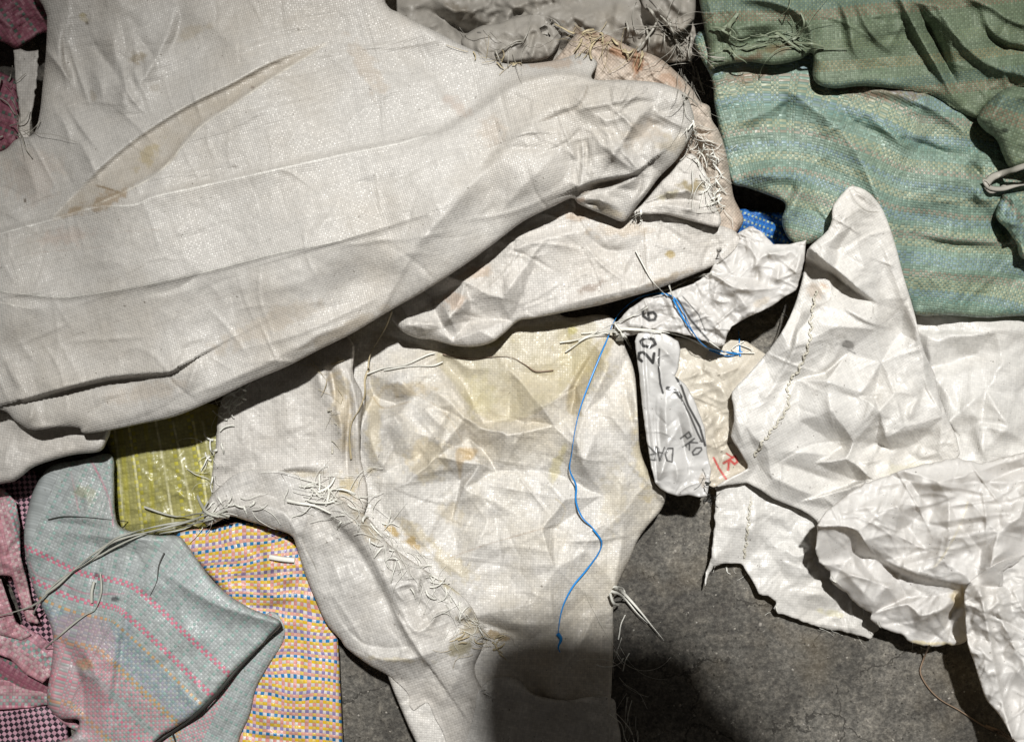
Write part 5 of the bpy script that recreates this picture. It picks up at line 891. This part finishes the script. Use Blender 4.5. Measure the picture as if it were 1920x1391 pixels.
big = sheet('large_white_sack', 'very large grey white woven sack filling the upper left, a tan fold across it', 'sack', bg,
      [(0, 350, 120), (0, 550, 150), (50, 720, 132), (200, 780, 128), (120, 100, 120), (250, 100, 140), (500, 50, 150), (650, 80, 145), (800, 130, 140), (500, 250, 172), (300, 450, 176), (600, 450, 182), (800, 350, 176), (900, 150, 140), (1000, 300, 172), (1060, 200, 170), (1150, 250, 160), (1250, 220, 150), (400, 700, 150), (700, 560, 150), (950, 400, 150), (1150, 380, 140), (1070, 120, 130)], m_big, tn=(1.5, 120), res=2.6, skirt=60, seed=96, noise=(5, 190), rim=(30, 11), uvang=-14, pitch=4.1, uvwarp=14,
      folds=[ # the tan fold
             (9, 60, 5, [(95, 408), (170, 330), (250, 262), (350, 198), (430, 158), (500, 120), (560, 95), (618, 80)]), (6, 5, 40, [(110, 410), (180, 384), (250, 352), (300, 322), (345, 272), (380, 235), (440, 196), (500, 154), (560, 118), (612, 84)]),
             (4.5, 5, 26, [(-40, 448), (20, 432), (95, 412), (180, 388), (250, 384), (290, 368), (400, 344), (520, 317), (640, 290), (740, 270), (800, 254)], 'o'), (3, 20, 5, [(-40, 540), (60, 552), (120, 556), (200, 546), (290, 530), (400, 505), (520, 474), (640, 450), (740, 420), (800, 400)], 'o'),
             (2.5, 8, 14, [(-40, 560), (0, 565), (60, 578), (120, 570)]),
             # slit near the lower left
             (15, 60, 2.5, [(42, 748), (130, 724), (200, 707), (260, 701), (312, 697), (330, 690)], 'o'), (-9, 3, 14, [(48, 752), (130, 732), (200, 716), (260, 708), (320, 698)]),
             (7, 18, 8, [(375, 655), (365, 690), (345, 750)]), (-5, 8, 20, [(0, 650), (15, 700), (40, 748)]), (8, 14, 30, [(-10, 640), (20, 700), (46, 750)]), (6, 10, 8, [(60, 748), (58, 780), (40, 800)]), (5, 8, 26, [(40, 805), (90, 800), (150, 806)]),
             # lower rounded border wrinkles
             (4, 20, 8, [(360, 740), (480, 690), (580, 640), (640, 600)]), (4, 16, 8, [(540, 670), (590, 630), (640, 612), (700, 580)]), (3.5, 14, 8, [(440, 660), (560, 625), (640, 590), (760, 530)]), (-3, 14, 10, [(430, 510), (435, 560), (445, 620)]),
             # upper left creases
             (8, 14, 16, [(118, 10), (112, 80), (122, 130), (126, 200)]), (-6, 6, 8, [(118, 50), (120, 100), (126, 150)]), (9, 20, 22, [(150, 110), (185, 150), (196, 215)]), (-7, 12, 12, [(165, 60), (195, 110), (240, 170)]), (10, 22, 14, [(330, -10), (320, 50), (292, 110), (262, 160), (246, 210)]), (-8, 12, 16, [(345, 0), (330, 70), (300, 120)]),
             (8, 20, 30, [(250, 130), (230, 190), (250, 230)]), (-6, 16, 12, [(215, 90), (250, 120), (275, 100)]), (6, 22, 12, [(130, 240), (165, 290), (178, 345)]), (6, 30, 16, [(20, 280), (60, 330), (75, 400)]), (4, 22, 20, [(-20, 370), (30, 400), (60, 430)]),
             # back of the sack towards the top
             (6, 80, 60, [(640, 60), (700, 160), (760, 240)]), (-5, 40, 40, [(760, 60), (830, 160), (900, 200)]), (5, 30, 40, [(780, 110), (830, 190), (870, 230)]), (4, 20, 30, [(720, 130), (780, 220)]), (5, 30, 20, [(720, 10), (800, 60), (900, 110)]),
             # front roll of the right end
             (15, 14, 70, [(760, 290), (840, 246), (905, 205), (960, 166), (1010, 148), (1065, 142), (1120, 152), (1200, 156), (1270, 168)], 'b'), (-7, 14, 26, [(760, 270), (840, 232), (900, 190), (950, 150)]), (10, 34, 34, [(700, 520), (800, 440), (900, 330), (1000, 230), (1060, 180)]), (8, 40, 26, [(900, 440), (970, 360), (1030, 300), (1060, 260)]),
             (-8, 30, 26, [(860, 360), (930, 280), (1000, 220)]), (8, 16, 10, [(1010, 228), (1080, 206), (1150, 192), (1250, 168)]), (-7, 5, 12, [(1005, 236), (1050, 215), (1085, 200), (1102, 160)]), (7, 10, 14, [(1102, 158), (1088, 188), (1075, 205)]), (11, 60, 5, [(1090, 232), (1094, 290), (1090, 345), (1078, 372)]), (-8, 4, 24, [(1098, 240), (1100, 290), (1098, 345)]),
             (8, 12, 22, [(1080, 228), (1110, 215), (1150, 225), (1240, 190)]), (9, 16, 12, [(1250, 180), (1190, 230), (1170, 280), (1180, 330)]), (-8, 20, 18, [(1200, 290), (1210, 250), (1260, 220)]), (8, 12, 20, [(1145, 240), (1150, 290), (1165, 330)]), (6, 20, 20, [(1230, 230), (1240, 280), (1220, 320)]),
             # pocket and its lower lip
             (12, 26, 2.5, [(1086, 350), (1110, 340), (1150, 332), (1185, 325), (1212, 308)], 'o'), (-12, 3, 14, [(1086, 358), (1120, 346), (1160, 338), (1190, 328)]), (10, 6, 14, [(1100, 368), (1150, 352), (1190, 335), (1214, 308)]), (8, 10, 8, [(1122, 362), (1130, 380), (1128, 392)]), (9, 4, 12, [(1080, 378), (1110, 373), (1140, 380), (1170, 396)]), (-8, 4, 6, [(1088, 384), (1120, 380), (1135, 386)]), (10, 14, 8, [(1214, 310), (1222, 340), (1190, 380), (1170, 410)])]
      +rand_folds(26, [(1110, 170), (1280, 180), (1290, 240), (1200, 350), (1110, 330)], 4.5, (40, 140), (4, 14), 296)+creases(30, [(900, 160), (1280, 180), (1290, 240), (1200, 350), (1000, 380)], 2.0, 297)+creases(90, bg, 1.0, 196, -14, .2, (80, 320))+creases(70, bg, 1.0, 197, 76, .25, (50, 220))+creases(70, bg, 1.1, 198)+ups+rand_folds(46, bg, 2.6, (100, 320), (16, 60), 97)+rand_folds(40, [(200, 500), (800, 350), (1000, 330), (600, 640), (200, 780)], 1.3, (60, 160), (6, 20), 98, -25, .5),
      areas=[([(98, 411), (175, 332), (252, 266), (300, 233), (360, 196), (430, 160), (500, 122), (560, 97), (612, 82), (560, 116), (500, 152), (440, 193), (378, 232), (343, 268), (325, 300), (290, 325), (245, 350), (180, 384), (140, 400)], (.43, .37, .28), .5),
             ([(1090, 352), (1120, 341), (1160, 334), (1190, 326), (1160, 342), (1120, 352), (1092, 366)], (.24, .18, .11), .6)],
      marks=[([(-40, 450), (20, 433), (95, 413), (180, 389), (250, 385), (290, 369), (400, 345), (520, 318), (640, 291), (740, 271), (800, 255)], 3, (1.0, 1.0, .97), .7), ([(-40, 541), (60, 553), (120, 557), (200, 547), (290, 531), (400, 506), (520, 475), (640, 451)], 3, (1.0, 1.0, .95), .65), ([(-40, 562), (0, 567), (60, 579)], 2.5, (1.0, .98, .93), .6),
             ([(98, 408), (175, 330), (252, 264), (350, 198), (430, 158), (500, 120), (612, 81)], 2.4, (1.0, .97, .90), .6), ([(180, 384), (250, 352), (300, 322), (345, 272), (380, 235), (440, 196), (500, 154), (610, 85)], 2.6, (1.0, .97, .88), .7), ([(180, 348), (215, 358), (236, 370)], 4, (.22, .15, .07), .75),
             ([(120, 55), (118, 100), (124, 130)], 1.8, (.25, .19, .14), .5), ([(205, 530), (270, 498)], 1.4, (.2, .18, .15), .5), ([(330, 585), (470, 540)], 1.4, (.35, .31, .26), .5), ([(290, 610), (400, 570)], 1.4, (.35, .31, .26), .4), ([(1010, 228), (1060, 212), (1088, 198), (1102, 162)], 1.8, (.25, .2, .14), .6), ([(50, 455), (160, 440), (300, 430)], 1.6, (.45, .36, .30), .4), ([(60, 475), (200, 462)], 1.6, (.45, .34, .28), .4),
             ([(100, 640), (230, 600)], 1.3, (.35, .31, .26), .4), ([(940, 420), (1060, 330)], 1.4, (.32, .28, .24), .4), ([(800, 520), (900, 440)], 1.3, (.35, .31, .26), .4)],
      blobs=[(258, 110, 16, 14, 0, (.30, .25, .17), .7), (155, 30, 7, 5, 0, (.35, .30, .14), .7), (163, 42, 6, 5, 60, (.10, .08, .05), .85), (158, 35, 12, 8, 20, (.52, .47, .34), .6), (360, 60, 36, 14, -20, (.42, .37, .28), .45), (175, 180, 8, 10, 0, (.35, .31, .25), .5), (290, 165, 10, 8, 0, (.36, .33, .28), .5), (440, 312, 8, 4, 0, (.20, .18, .16), .6),
             (200, 375, 50, 14, -25, (.30, .20, .09), .6), (140, 395, 30, 8, -30, (.30, .20, .09), .6), (280, 290, 40, 18, -40, (.42, .34, .16), .5), (475, 165, 6, 5, 0, (.18, .14, .12), .7), (47, 376, 3, 5, 0, (.10, .08, .06), .9), (120, 445, 60, 20, -8, (.50, .41, .36), .4), (60, 330, 60, 60, 0, (.50, .42, .36), .3), (500, 610, 130, 24, -24, (.50, .43, .34), .35), (690, 130, 24, 70, -30, (.48, .40, .31), .4), (860, 200, 40, 16, 30, (.48, .38, .32), .4),
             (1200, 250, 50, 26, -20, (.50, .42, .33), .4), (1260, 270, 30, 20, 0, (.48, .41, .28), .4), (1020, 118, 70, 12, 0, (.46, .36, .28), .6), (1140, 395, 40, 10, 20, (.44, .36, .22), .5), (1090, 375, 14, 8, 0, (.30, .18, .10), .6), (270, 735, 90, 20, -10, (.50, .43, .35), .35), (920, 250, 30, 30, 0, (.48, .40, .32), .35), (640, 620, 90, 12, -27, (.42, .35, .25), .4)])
big = bpy.data.objects['large_white_sack']
part('loose_hem_threads', frays([(860, 86), (900, 104), (940, 118), (1000, 116)], 26, 22, -40, 60, 99, .5, 2, .7, .35, 5, 4), m_yellowthread, big, kind='stuff')
part('frayed_rim', frays([(1085, 62), (1120, 70), (1160, 92), (1200, 104)], 60, 34, 120, 70, 100, .8, 3, .7, .35, 9, 8), m_yellowthread, po, kind='stuff')
part('rim_threads', frays([(1296, 230), (1320, 270), (1340, 300), (1350, 380)], 90, 26, 100, 70, 101, .55, 2, .9, .35, 8, 4), m_thread, po, kind='stuff')

# ============================================================ cords, twines, loose threads
S = strand
tag(part('blue_string', merge([S(taut=30, P=[(1385, 664), (1350, 658), (1320, 648), (1298, 620), (1282, 585), (1268, 562), (1250, 552), (1225, 551), (1195, 560), (1168, 580), (1150, 605), (1140, 632), (1128, 660), (1112, 700), (1096, 742), (1084, 780), (1076, 820), (1072, 850), (1068, 880), (1080, 910), (1080, 940), (1092, 970), (1112, 990), (1128, 1015), (1120, 1040), (1098, 1070), (1075, 1098), (1058, 1130), (1050, 1160), (1046, 1192)], lift=2.5, rad=1.05, flat=.4, seed=3, twist=14, wob=2.5),
     S([(1046, 1188), (1052, 1198), (1047, 1212), (1050, 1222)], 2.5, 2.4, .5, 1, 1, 0, (1, .3)), S([(1262, 560), (1280, 595), (1300, 625)], 3, 1.9, .3, 5, 1, 0, (.6, .6)), S([(1112, 992), (1128, 1015), (1122, 1038), (1108, 1058)], 3, 1.7, .3, 5, 1, 0, (.6, .6)), S([(1330, 655), (1365, 668), (1392, 660)], 3, 1.3, .4, 8, 3), S([(1388, 668), (1386, 640), (1385, 622)], 1, 1.2, .4, 8, 3)]), m_bluecord),
     'bright blue plastic cord winding down over the yellowed white sack', 'cord')
tag(part('white_twine', merge([S([(1050, 642), (1085, 636), (1120, 624), (1160, 618), (1200, 620), (1240, 624)], 4, .9, .5, 2, 6), S([(1060, 660), (1100, 634), (1150, 622), (1190, 618)], 4, .8, .5, 3, 6), S([(1085, 640), (1140, 612), (1190, 590), (1215, 576)], 5, .9, .4, 4, 6), S([(1160, 615), (1230, 620), (1290, 634), (1330, 655)], 3, 1.2, .4, 5, 3), S([(1090, 625), (1130, 622), (1165, 622)], 4, .7, .5, 6, 3)]+[S([(1152+2*i, 606+3*i), (1164, 622), (1156+3*i, 638)], 5+i, 1.2, .6, i, 3) for i in range(5)]), m_thread),
     'white twine knotted around the neck of the printed bag', 'twine')
tag(part('grey_twine', merge([S(taut=12, P=[(430, 968), (400, 962), (350, 978), (300, 992), (240, 1006), (200, 1022), (150, 1058), (110, 1095), (82, 1118), (62, 1150)], lift=6, rad=1.6, flat=.5, seed=2, twist=12), S([(425, 955), (380, 975), (330, 980), (270, 992), (215, 1010), (170, 1050), (120, 1080), (86, 1110)], 7, 1.5, .5, 12, 10, 2, (1, .6)),
     S([(400, 972), (330, 990), (280, 998), (230, 1018), (190, 1040), (140, 1070), (100, 1100), (70, 1130), (30, 1146), (-30, 1160)], 5, 1.1, .5, 32, 8, 2), S([(270, 950), (330, 968), (380, 962), (430, 972)], 7, 1.3, .4, 22, 4), S([(390, 940), (360, 985), (300, 1000)], 6, 1.0, .4, 42, 4), S([(370, 930), (385, 958), (410, 968)], 8, 1.8, .4, 42, 1)]), m_twine),
     'long grey twisted twine stretched from the frayed sack across the striped sack', 'twine')
tag(part('loose_tape', merge([S([(188, 1075), (190, 1110), (178, 1142), (160, 1152), (130, 1175), (85, 1215)], 4, 1.5, .4, 3, 4, 2, (.6, .8)), S([(176, 1090), (172, 1110), (172, 1130)], 4, 1.6, .4, 3, 1)]), m_twine), 'short flat grey tape hanging from the twine over the pink stripe', 'tape strip')
tag(part('dark_thread_or_slit', S([(90, 974), (120, 968), (170, 970), (240, 978)], 1.5, .6, .5, 3, 2), m_blackthread_or_slit), 'thin dark thread lying on the upper part of the striped sack', 'thread')
tag(part('dark_thread_or_slit', S([(308, 1036), (298, 1060), (294, 1090), (282, 1115)], 1.5, .8, .5, 3, 2), m_blackthread_or_slit), 'curved dark thread on the middle of the grey striped sack', 'thread')
tag(part('dark_thread_or_slit', merge([S([(527, 1168), (500, 1196), (470, 1228), (438, 1262), (405, 1302), (360, 1345), (310, 1380), (280, 1400)], -3, 2.4, .5, 3, 1, .5, (.5, 1)), S([(322, 1372), (330, 1391)], 0, 1, .5, 3, 1)]), m_blackthread_or_slit), 'thick black strip standing in for slit shade along the lower edge of the striped sack', 'cord')  # black strand laid in for the shade inside the slit
tag(part('loose_white_tape', merge([S([(735, 583), (724, 612), (708, 640), (694, 665), (690, 690)], 12, 1.2, .35, 4, 3, 2, (.8, .8)), S([(692, 690), (684, 712), (684, 740), (672, 770), (660, 790), (655, 820), (658, 860)], 3, 1.3, .35, 4, 3)]), m_yellowthread), 'pale tape strip hanging from under the large sack down onto the yellowed sack', 'tape strip')
tag(part('loose_white_tape', merge([S([(685, 702), (720, 690), (760, 684), (800, 666), (815, 662)], 3, 1.0, .4, 5, 4), S([(720, 694), (770, 686), (810, 686), (830, 678)], 3, .9, .4, 6, 4)]), m_thread), 'pale tape strip lying across the top of the yellowed sack', 'tape strip')
tag(part('loose_brown_thread', S([(830, 664), (880, 672), (950, 668), (985, 684), (1005, 696), (1038, 694)], 2.5, .7, .4, 6, 4), m_brownstr), 'thin brown thread lying on the stained cream patch of the yellowed sack', 'thread')
tag(part('white_splinter', merge([S([(1152, 1100), (1170, 1112), (1200, 1145), (1222, 1172), (1245, 1200)], 10, 2.4, .4, 6, 1, 1, (1, .1)), S([(1146, 1108), (1168, 1118), (1196, 1150), (1215, 1168)], 12, 1.8, .4, 8, 1, 1, (1, .1)), S([(1150, 1100), (1166, 1102), (1172, 1112), (1168, 1122)], 12, 1.2, .4, 8, 1), S([(1144, 1112), (1150, 1130), (1160, 1134)], 12, 1.6, .4, 8, 1)]), m_thread),
     'bundle of stiff white tape splinters poking out over the concrete floor', 'tape strip')
tag(part('brown_string', merge([S([(1742, 1210), (1730, 1240), (1726, 1262), (1742, 1290), (1765, 1312), (1800, 1332), (1840, 1358), (1880, 1378), (1910, 1396)], 3, 1.3, .6, 6, 3), S([(1848, 1360), (1880, 1372), (1905, 1391)], 4, 1.6, .5, 6, 3)]), m_brownstr), 'brown string lying on the concrete beside the hanging film sack', 'string')
tag(part('tangled_threads', merge([frays([(1160, 1200), (1175, 1260), (1180, 1330), (1200, 1391)], 46, 60, 80, 60, 110, .45, 1, .8, .5, 12, 6)]), m_thread, kind='stuff'), 'tangle of thin threads at the side of the shaded bottom sack', 'thread tangle')
tag(part('straw_threads', frays([(1200, 10), (1240, 40), (1270, 70), (1290, 110), (1300, 150)], 90, 60, 60, 70, 111, .75, 4, .7, .45, 14, 16), m_gthread, kind='stuff'), 'tangle of grey straw like threads in the gap beside the dark green sack', 'thread tangle')
tag(part('straw_threads', frays([(0, 120), (20, 180), (30, 230), (10, 250)], 30, 50, 10, 80, 112, .6, 4, .7, .45, 12, 10), m_gthread, kind='stuff'), 'straw like threads in the gap at the upper left edge', 'thread tangle')
tag(part('straw_threads', frays([(940, 110), (960, 95), (990, 80), (910, 60)], 26, 40, 100, 90, 113, .5, 3, .7, .45, 10, 6), m_gthread, kind='stuff'), 'thin broken threads on the rounded film bag at the top', 'thread tangle')
tag(part('knotted_cord', merge([S([(1850, 345), (1862, 332), (1890, 322), (1925, 310), (1960, 300)], 10, 4.0, .45, 3, 1, 1), S([(1846, 338), (1856, 352), (1880, 354), (1910, 346), (1960, 340)], 9, 3.0, .45, 3, 1, 1), S([(1848, 350), (1860, 360), (1890, 345)], 6, 2.4, .5, 5, 1)]), m_gthread), 'thick whitish knotted cord tying the green sack at the right edge', 'cord')
tag(part('tie_threads', merge([S([(1395, 640), (1372, 655), (1398, 662), (1410, 656), (1385, 645)], 3, .8, .5, 4, 3), S([(1330, 640), (1360, 660), (1385, 662), (1415, 662)], 3, .8, .5, 4, 3)]), m_thread), 'small loop of white and blue tie thread in the hollow beside the seamed sack', 'thread')
tag(part('dark_thread_or_slit', S([(1440, 580), (1462, 582), (1478, 596)], 4, .7, .5, 4, 3), m_blackthread_or_slit), 'short dark thread bridging the hollow below the crumpled white bag', 'thread')
tag(part('white_staple_tape', S([(505, 1044), (530, 1048), (552, 1050)], 4, 3.0, .3, 4, .2, 0, (1, 1)), m_thread), 'short flat white tape piece on the yellow blue checked sack', 'tape strip')
tag(part('loose_twig_tape', S([(538, 938), (560, 943), (590, 948), (620, 962)], 4, 2.0, .3, 4, .4, 0, (1, .4)), m_thread), 'stiff pale tape sliver lying on the upper end of the folded white sack', 'tape strip')
tag(part('hanging_thread', merge([S([(1192, 470), (1208, 500), (1222, 525), (1240, 545), (1252, 556)], 3, .7, .5, 4, 2), S([(1230, 548), (1260, 540), (1300, 522), (1335, 512)], 4, 1.3, .4, 4, 2), S([(1255, 535), (1262, 560)], 5, 1.0, .4, 4, 2)]), m_thread), 'thin white threads hanging off the rolled cream sack to the blue cord', 'thread')

# floor grit
r = random.Random(7); gv = []; 
for i in range(230):
    px, py = r.uniform(640, 1900), r.uniform(930, 1400)
    if topz(px, py)[0] > .001: continue
    c = to_world(np.array([px]), np.array([py]), np.array([.0008]))[0]; s_ = min(.0026, .0004+abs(r.gauss(0, .0005)))
    vv = np.array([(-1, -1, -1), (1, -1, -1), (1, 1, -1), (-1, 1, -1), (-.6, -.6, .6), (.6, -.6, .6), (.6, .6, .6), (-.6, .6, .6)])*s_*np.array([1, r.uniform(.5, 1.6), .6]); a = r.uniform(0, 3)
    vv = vv@np.array([[math.cos(a), math.sin(a), 0], [-math.sin(a), math.cos(a), 0], [0, 0, 1]])+c
    gv.append((vv, np.array([[4, 5, 6, 7], [0, 1, 5, 4], [1, 2, 6, 5], [2, 3, 7, 6], [3, 0, 4, 7]])))
tag(part('floor_grit', merge(gv), plain('grit', (.27, .25, .22), .7, 0, .5, 200), kind='stuff'), 'small pale crumbs and grit scattered on the concrete', 'grit')

# ============================================================ guessed photographer and phone, unseen above; added to cast the bottom shadow
def shadow_person():
    J = {'pelvis': ((.16, -.66, .96), .135), 'waist': ((.16, -.58, 1.12), .12), 'chest': ((.155, -.42, 1.30), .135), 'neckb': ((.15, -.27, 1.38), .07), 'neck': ((.14, -.19, 1.39), .055), 'head': ((.128, -.085, 1.385), .088), 'crown': ((.126, -.02, 1.39), .075),
         'hipR': ((.26, -.66, .90), .09), 'kneeR': ((.28, -.66, .50), .06), 'ankR': ((.29, -.72, .09), .042), 'toeR': ((.30, -.60, .035), .035), 'hipL': ((.06, -.66, .90), .09), 'kneeL': ((.04, -.66, .50), .06), 'ankL': ((.03, -.72, .09), .042), 'toeL': ((.02, -.60, .035), .035),
         'shR': ((.33, -.36, 1.38), .06), 'elR': ((.37, -.05, 1.31), .045), 'wrR': ((.25, .15, 1.255), .03), 'paR': ((.195, .21, 1.25), .028), 'shL': ((-.02, -.36, 1.38), .06), 'elL': ((-.10, -.24, 1.2), .042), 'wrL': ((-.02, -.22, 1.18), .028), 'paL': ((.0, -.17, 1.18), .026)}
    E = [('pelvis', 'waist'), ('waist', 'chest'), ('chest', 'neckb'), ('neckb', 'neck'), ('neck', 'head'), ('head', 'crown'), ('pelvis', 'hipR'), ('hipR', 'kneeR'), ('kneeR', 'ankR'), ('ankR', 'toeR'), ('pelvis', 'hipL'), ('hipL', 'kneeL'), ('kneeL', 'ankL'), ('ankL', 'toeL'), ('chest', 'shR'), ('shR', 'elR'), ('elR', 'wrR'), ('wrR', 'paR'), ('chest', 'shL'), ('shL', 'elL'), ('elL', 'wrL'), ('wrL', 'paL')]
    for s, pa, d in (('R', 'paR', (-1, .1)), ('L', 'paL', (.9, .3))):
        b0 = np.array(J[pa][0]); dd = np.array([d[0], d[1], 0])/math.hypot(*d); pp = np.array([-dd[1], dd[0], 0])
        for k, (o_, l) in enumerate(((-.024, .055), (-.008, .07), (.008, .068), (.024, .058))):
            a = b0+pp*o_+dd*.03; J[f'f{s}{k}a'] = (tuple(a), .009); J[f'f{s}{k}b'] = (tuple(a+dd*l*.5+np.array([0, 0, .006])), .0085); J[f'f{s}{k}c'] = (tuple(a+dd*l*.95-np.array([0, 0, .012])), .0075)
            E += [(pa, f'f{s}{k}a'), (f'f{s}{k}a', f'f{s}{k}b'), (f'f{s}{k}b', f'f{s}{k}c')]
        a = b0-pp*.032; J[f't{s}'] = (tuple(a), .010); J[f't{s}b'] = (tuple(a-pp*.02+dd*.03), .0095); E += [(pa, f't{s}'), (f't{s}', f't{s}b')]
    names = list(J); me = bpy.data.meshes.new('shadow_person'); me.from_pydata([J[k][0] for k in names], [(names.index(a), names.index(b)) for a, b in E], [])
    o = bpy.data.objects.new('shadow_person', me); C.objects.link(o)
    sk = o.modifiers.new('skin', 'SKIN'); 
    for i, k in enumerate(names): me.skin_vertices[0].data[i].radius = (J[k][1], J[k][1]); me.skin_vertices[0].data[i].use_root = (k == 'pelvis')
    o.modifiers.new('sub', 'SUBSURF').levels = 2; o.modifiers['sub'].render_levels = 2
    me.materials.append(plain('dark_clothing', (.05, .05, .06), .8, 0)); 
    return tag(o, 'unseen person in dark clothes added above the pile to cast the bottom shadow', 'shadow_person')
def phone():
    def slab(x0, x1, y0, y1, z0, z1, rr=.010):
        pts = []
        for cx, cy, a0 in ((x1-rr, y1-rr, 0), (x0+rr, y1-rr, 90), (x0+rr, y0+rr, 180), (x1-rr, y0+rr, 270)):
            for k in range(5): pts.append((cx+rr*math.cos(R(a0+22.5*k)), cy+rr*math.sin(R(a0+22.5*k))))
        n = len(pts); V = [(x, y, z0) for x, y in pts]+[(x, y, z1) for x, y in pts]
        return V, [list(range(n))[::-1], list(range(n, 2*n))]+[[i, (i+1) % n, n+(i+1) % n, n+i] for i in range(n)]
    mk = plain('dark_phone_shell', (.03, .03, .035), .3, 0)
    V, F = slab(.042, .19, .190, .283, 1.232, 1.241, .034); o = link_mesh('shadow_phone', V, F, mk, None, False); tag(o, 'dark smartphone added unseen above the pile to cast the bottom shadow', 'phone')
    V, F = slab(.047, .185, .194, .279, 1.2412, 1.2418, .007); link_mesh('shadow_phone_screen', V, F, plain('shadow_phone_glass', (.01, .01, .012), .1, 0), o, False)
    V, F = slab(.050, .072, .238, .262, 1.2305, 1.2318, .005); link_mesh('shadow_phone_lens', V, F, mk, o, False)
phone()
try: shadow_person()
except Exception as ex: print('person skipped', ex)
GROUPS = {'pink_sack': 'pink sacks at the left edge', 'black_check_sack': 'pink and black checked sacks', 'grey_striped_sack': 'grey striped sack pieces', 'dark_pink_sack_or_fill': 'dark pink sacks and added shade sheet at the left edge', 'green_sack_corner': 'green sack ends at the right edge',
          'dark_thread_or_slit': 'dark loose threads and black slit strip', 'loose_white_tape': 'pale loose tapes', 'straw_threads': 'loose straw like thread tangles'}
for o in list(bpy.data.objects):
    if '_o' in o: del o['_o']
    k = o.name.split('.')[0]
    if k in GROUPS and o.parent is None: o['group'] = GROUPS[k]
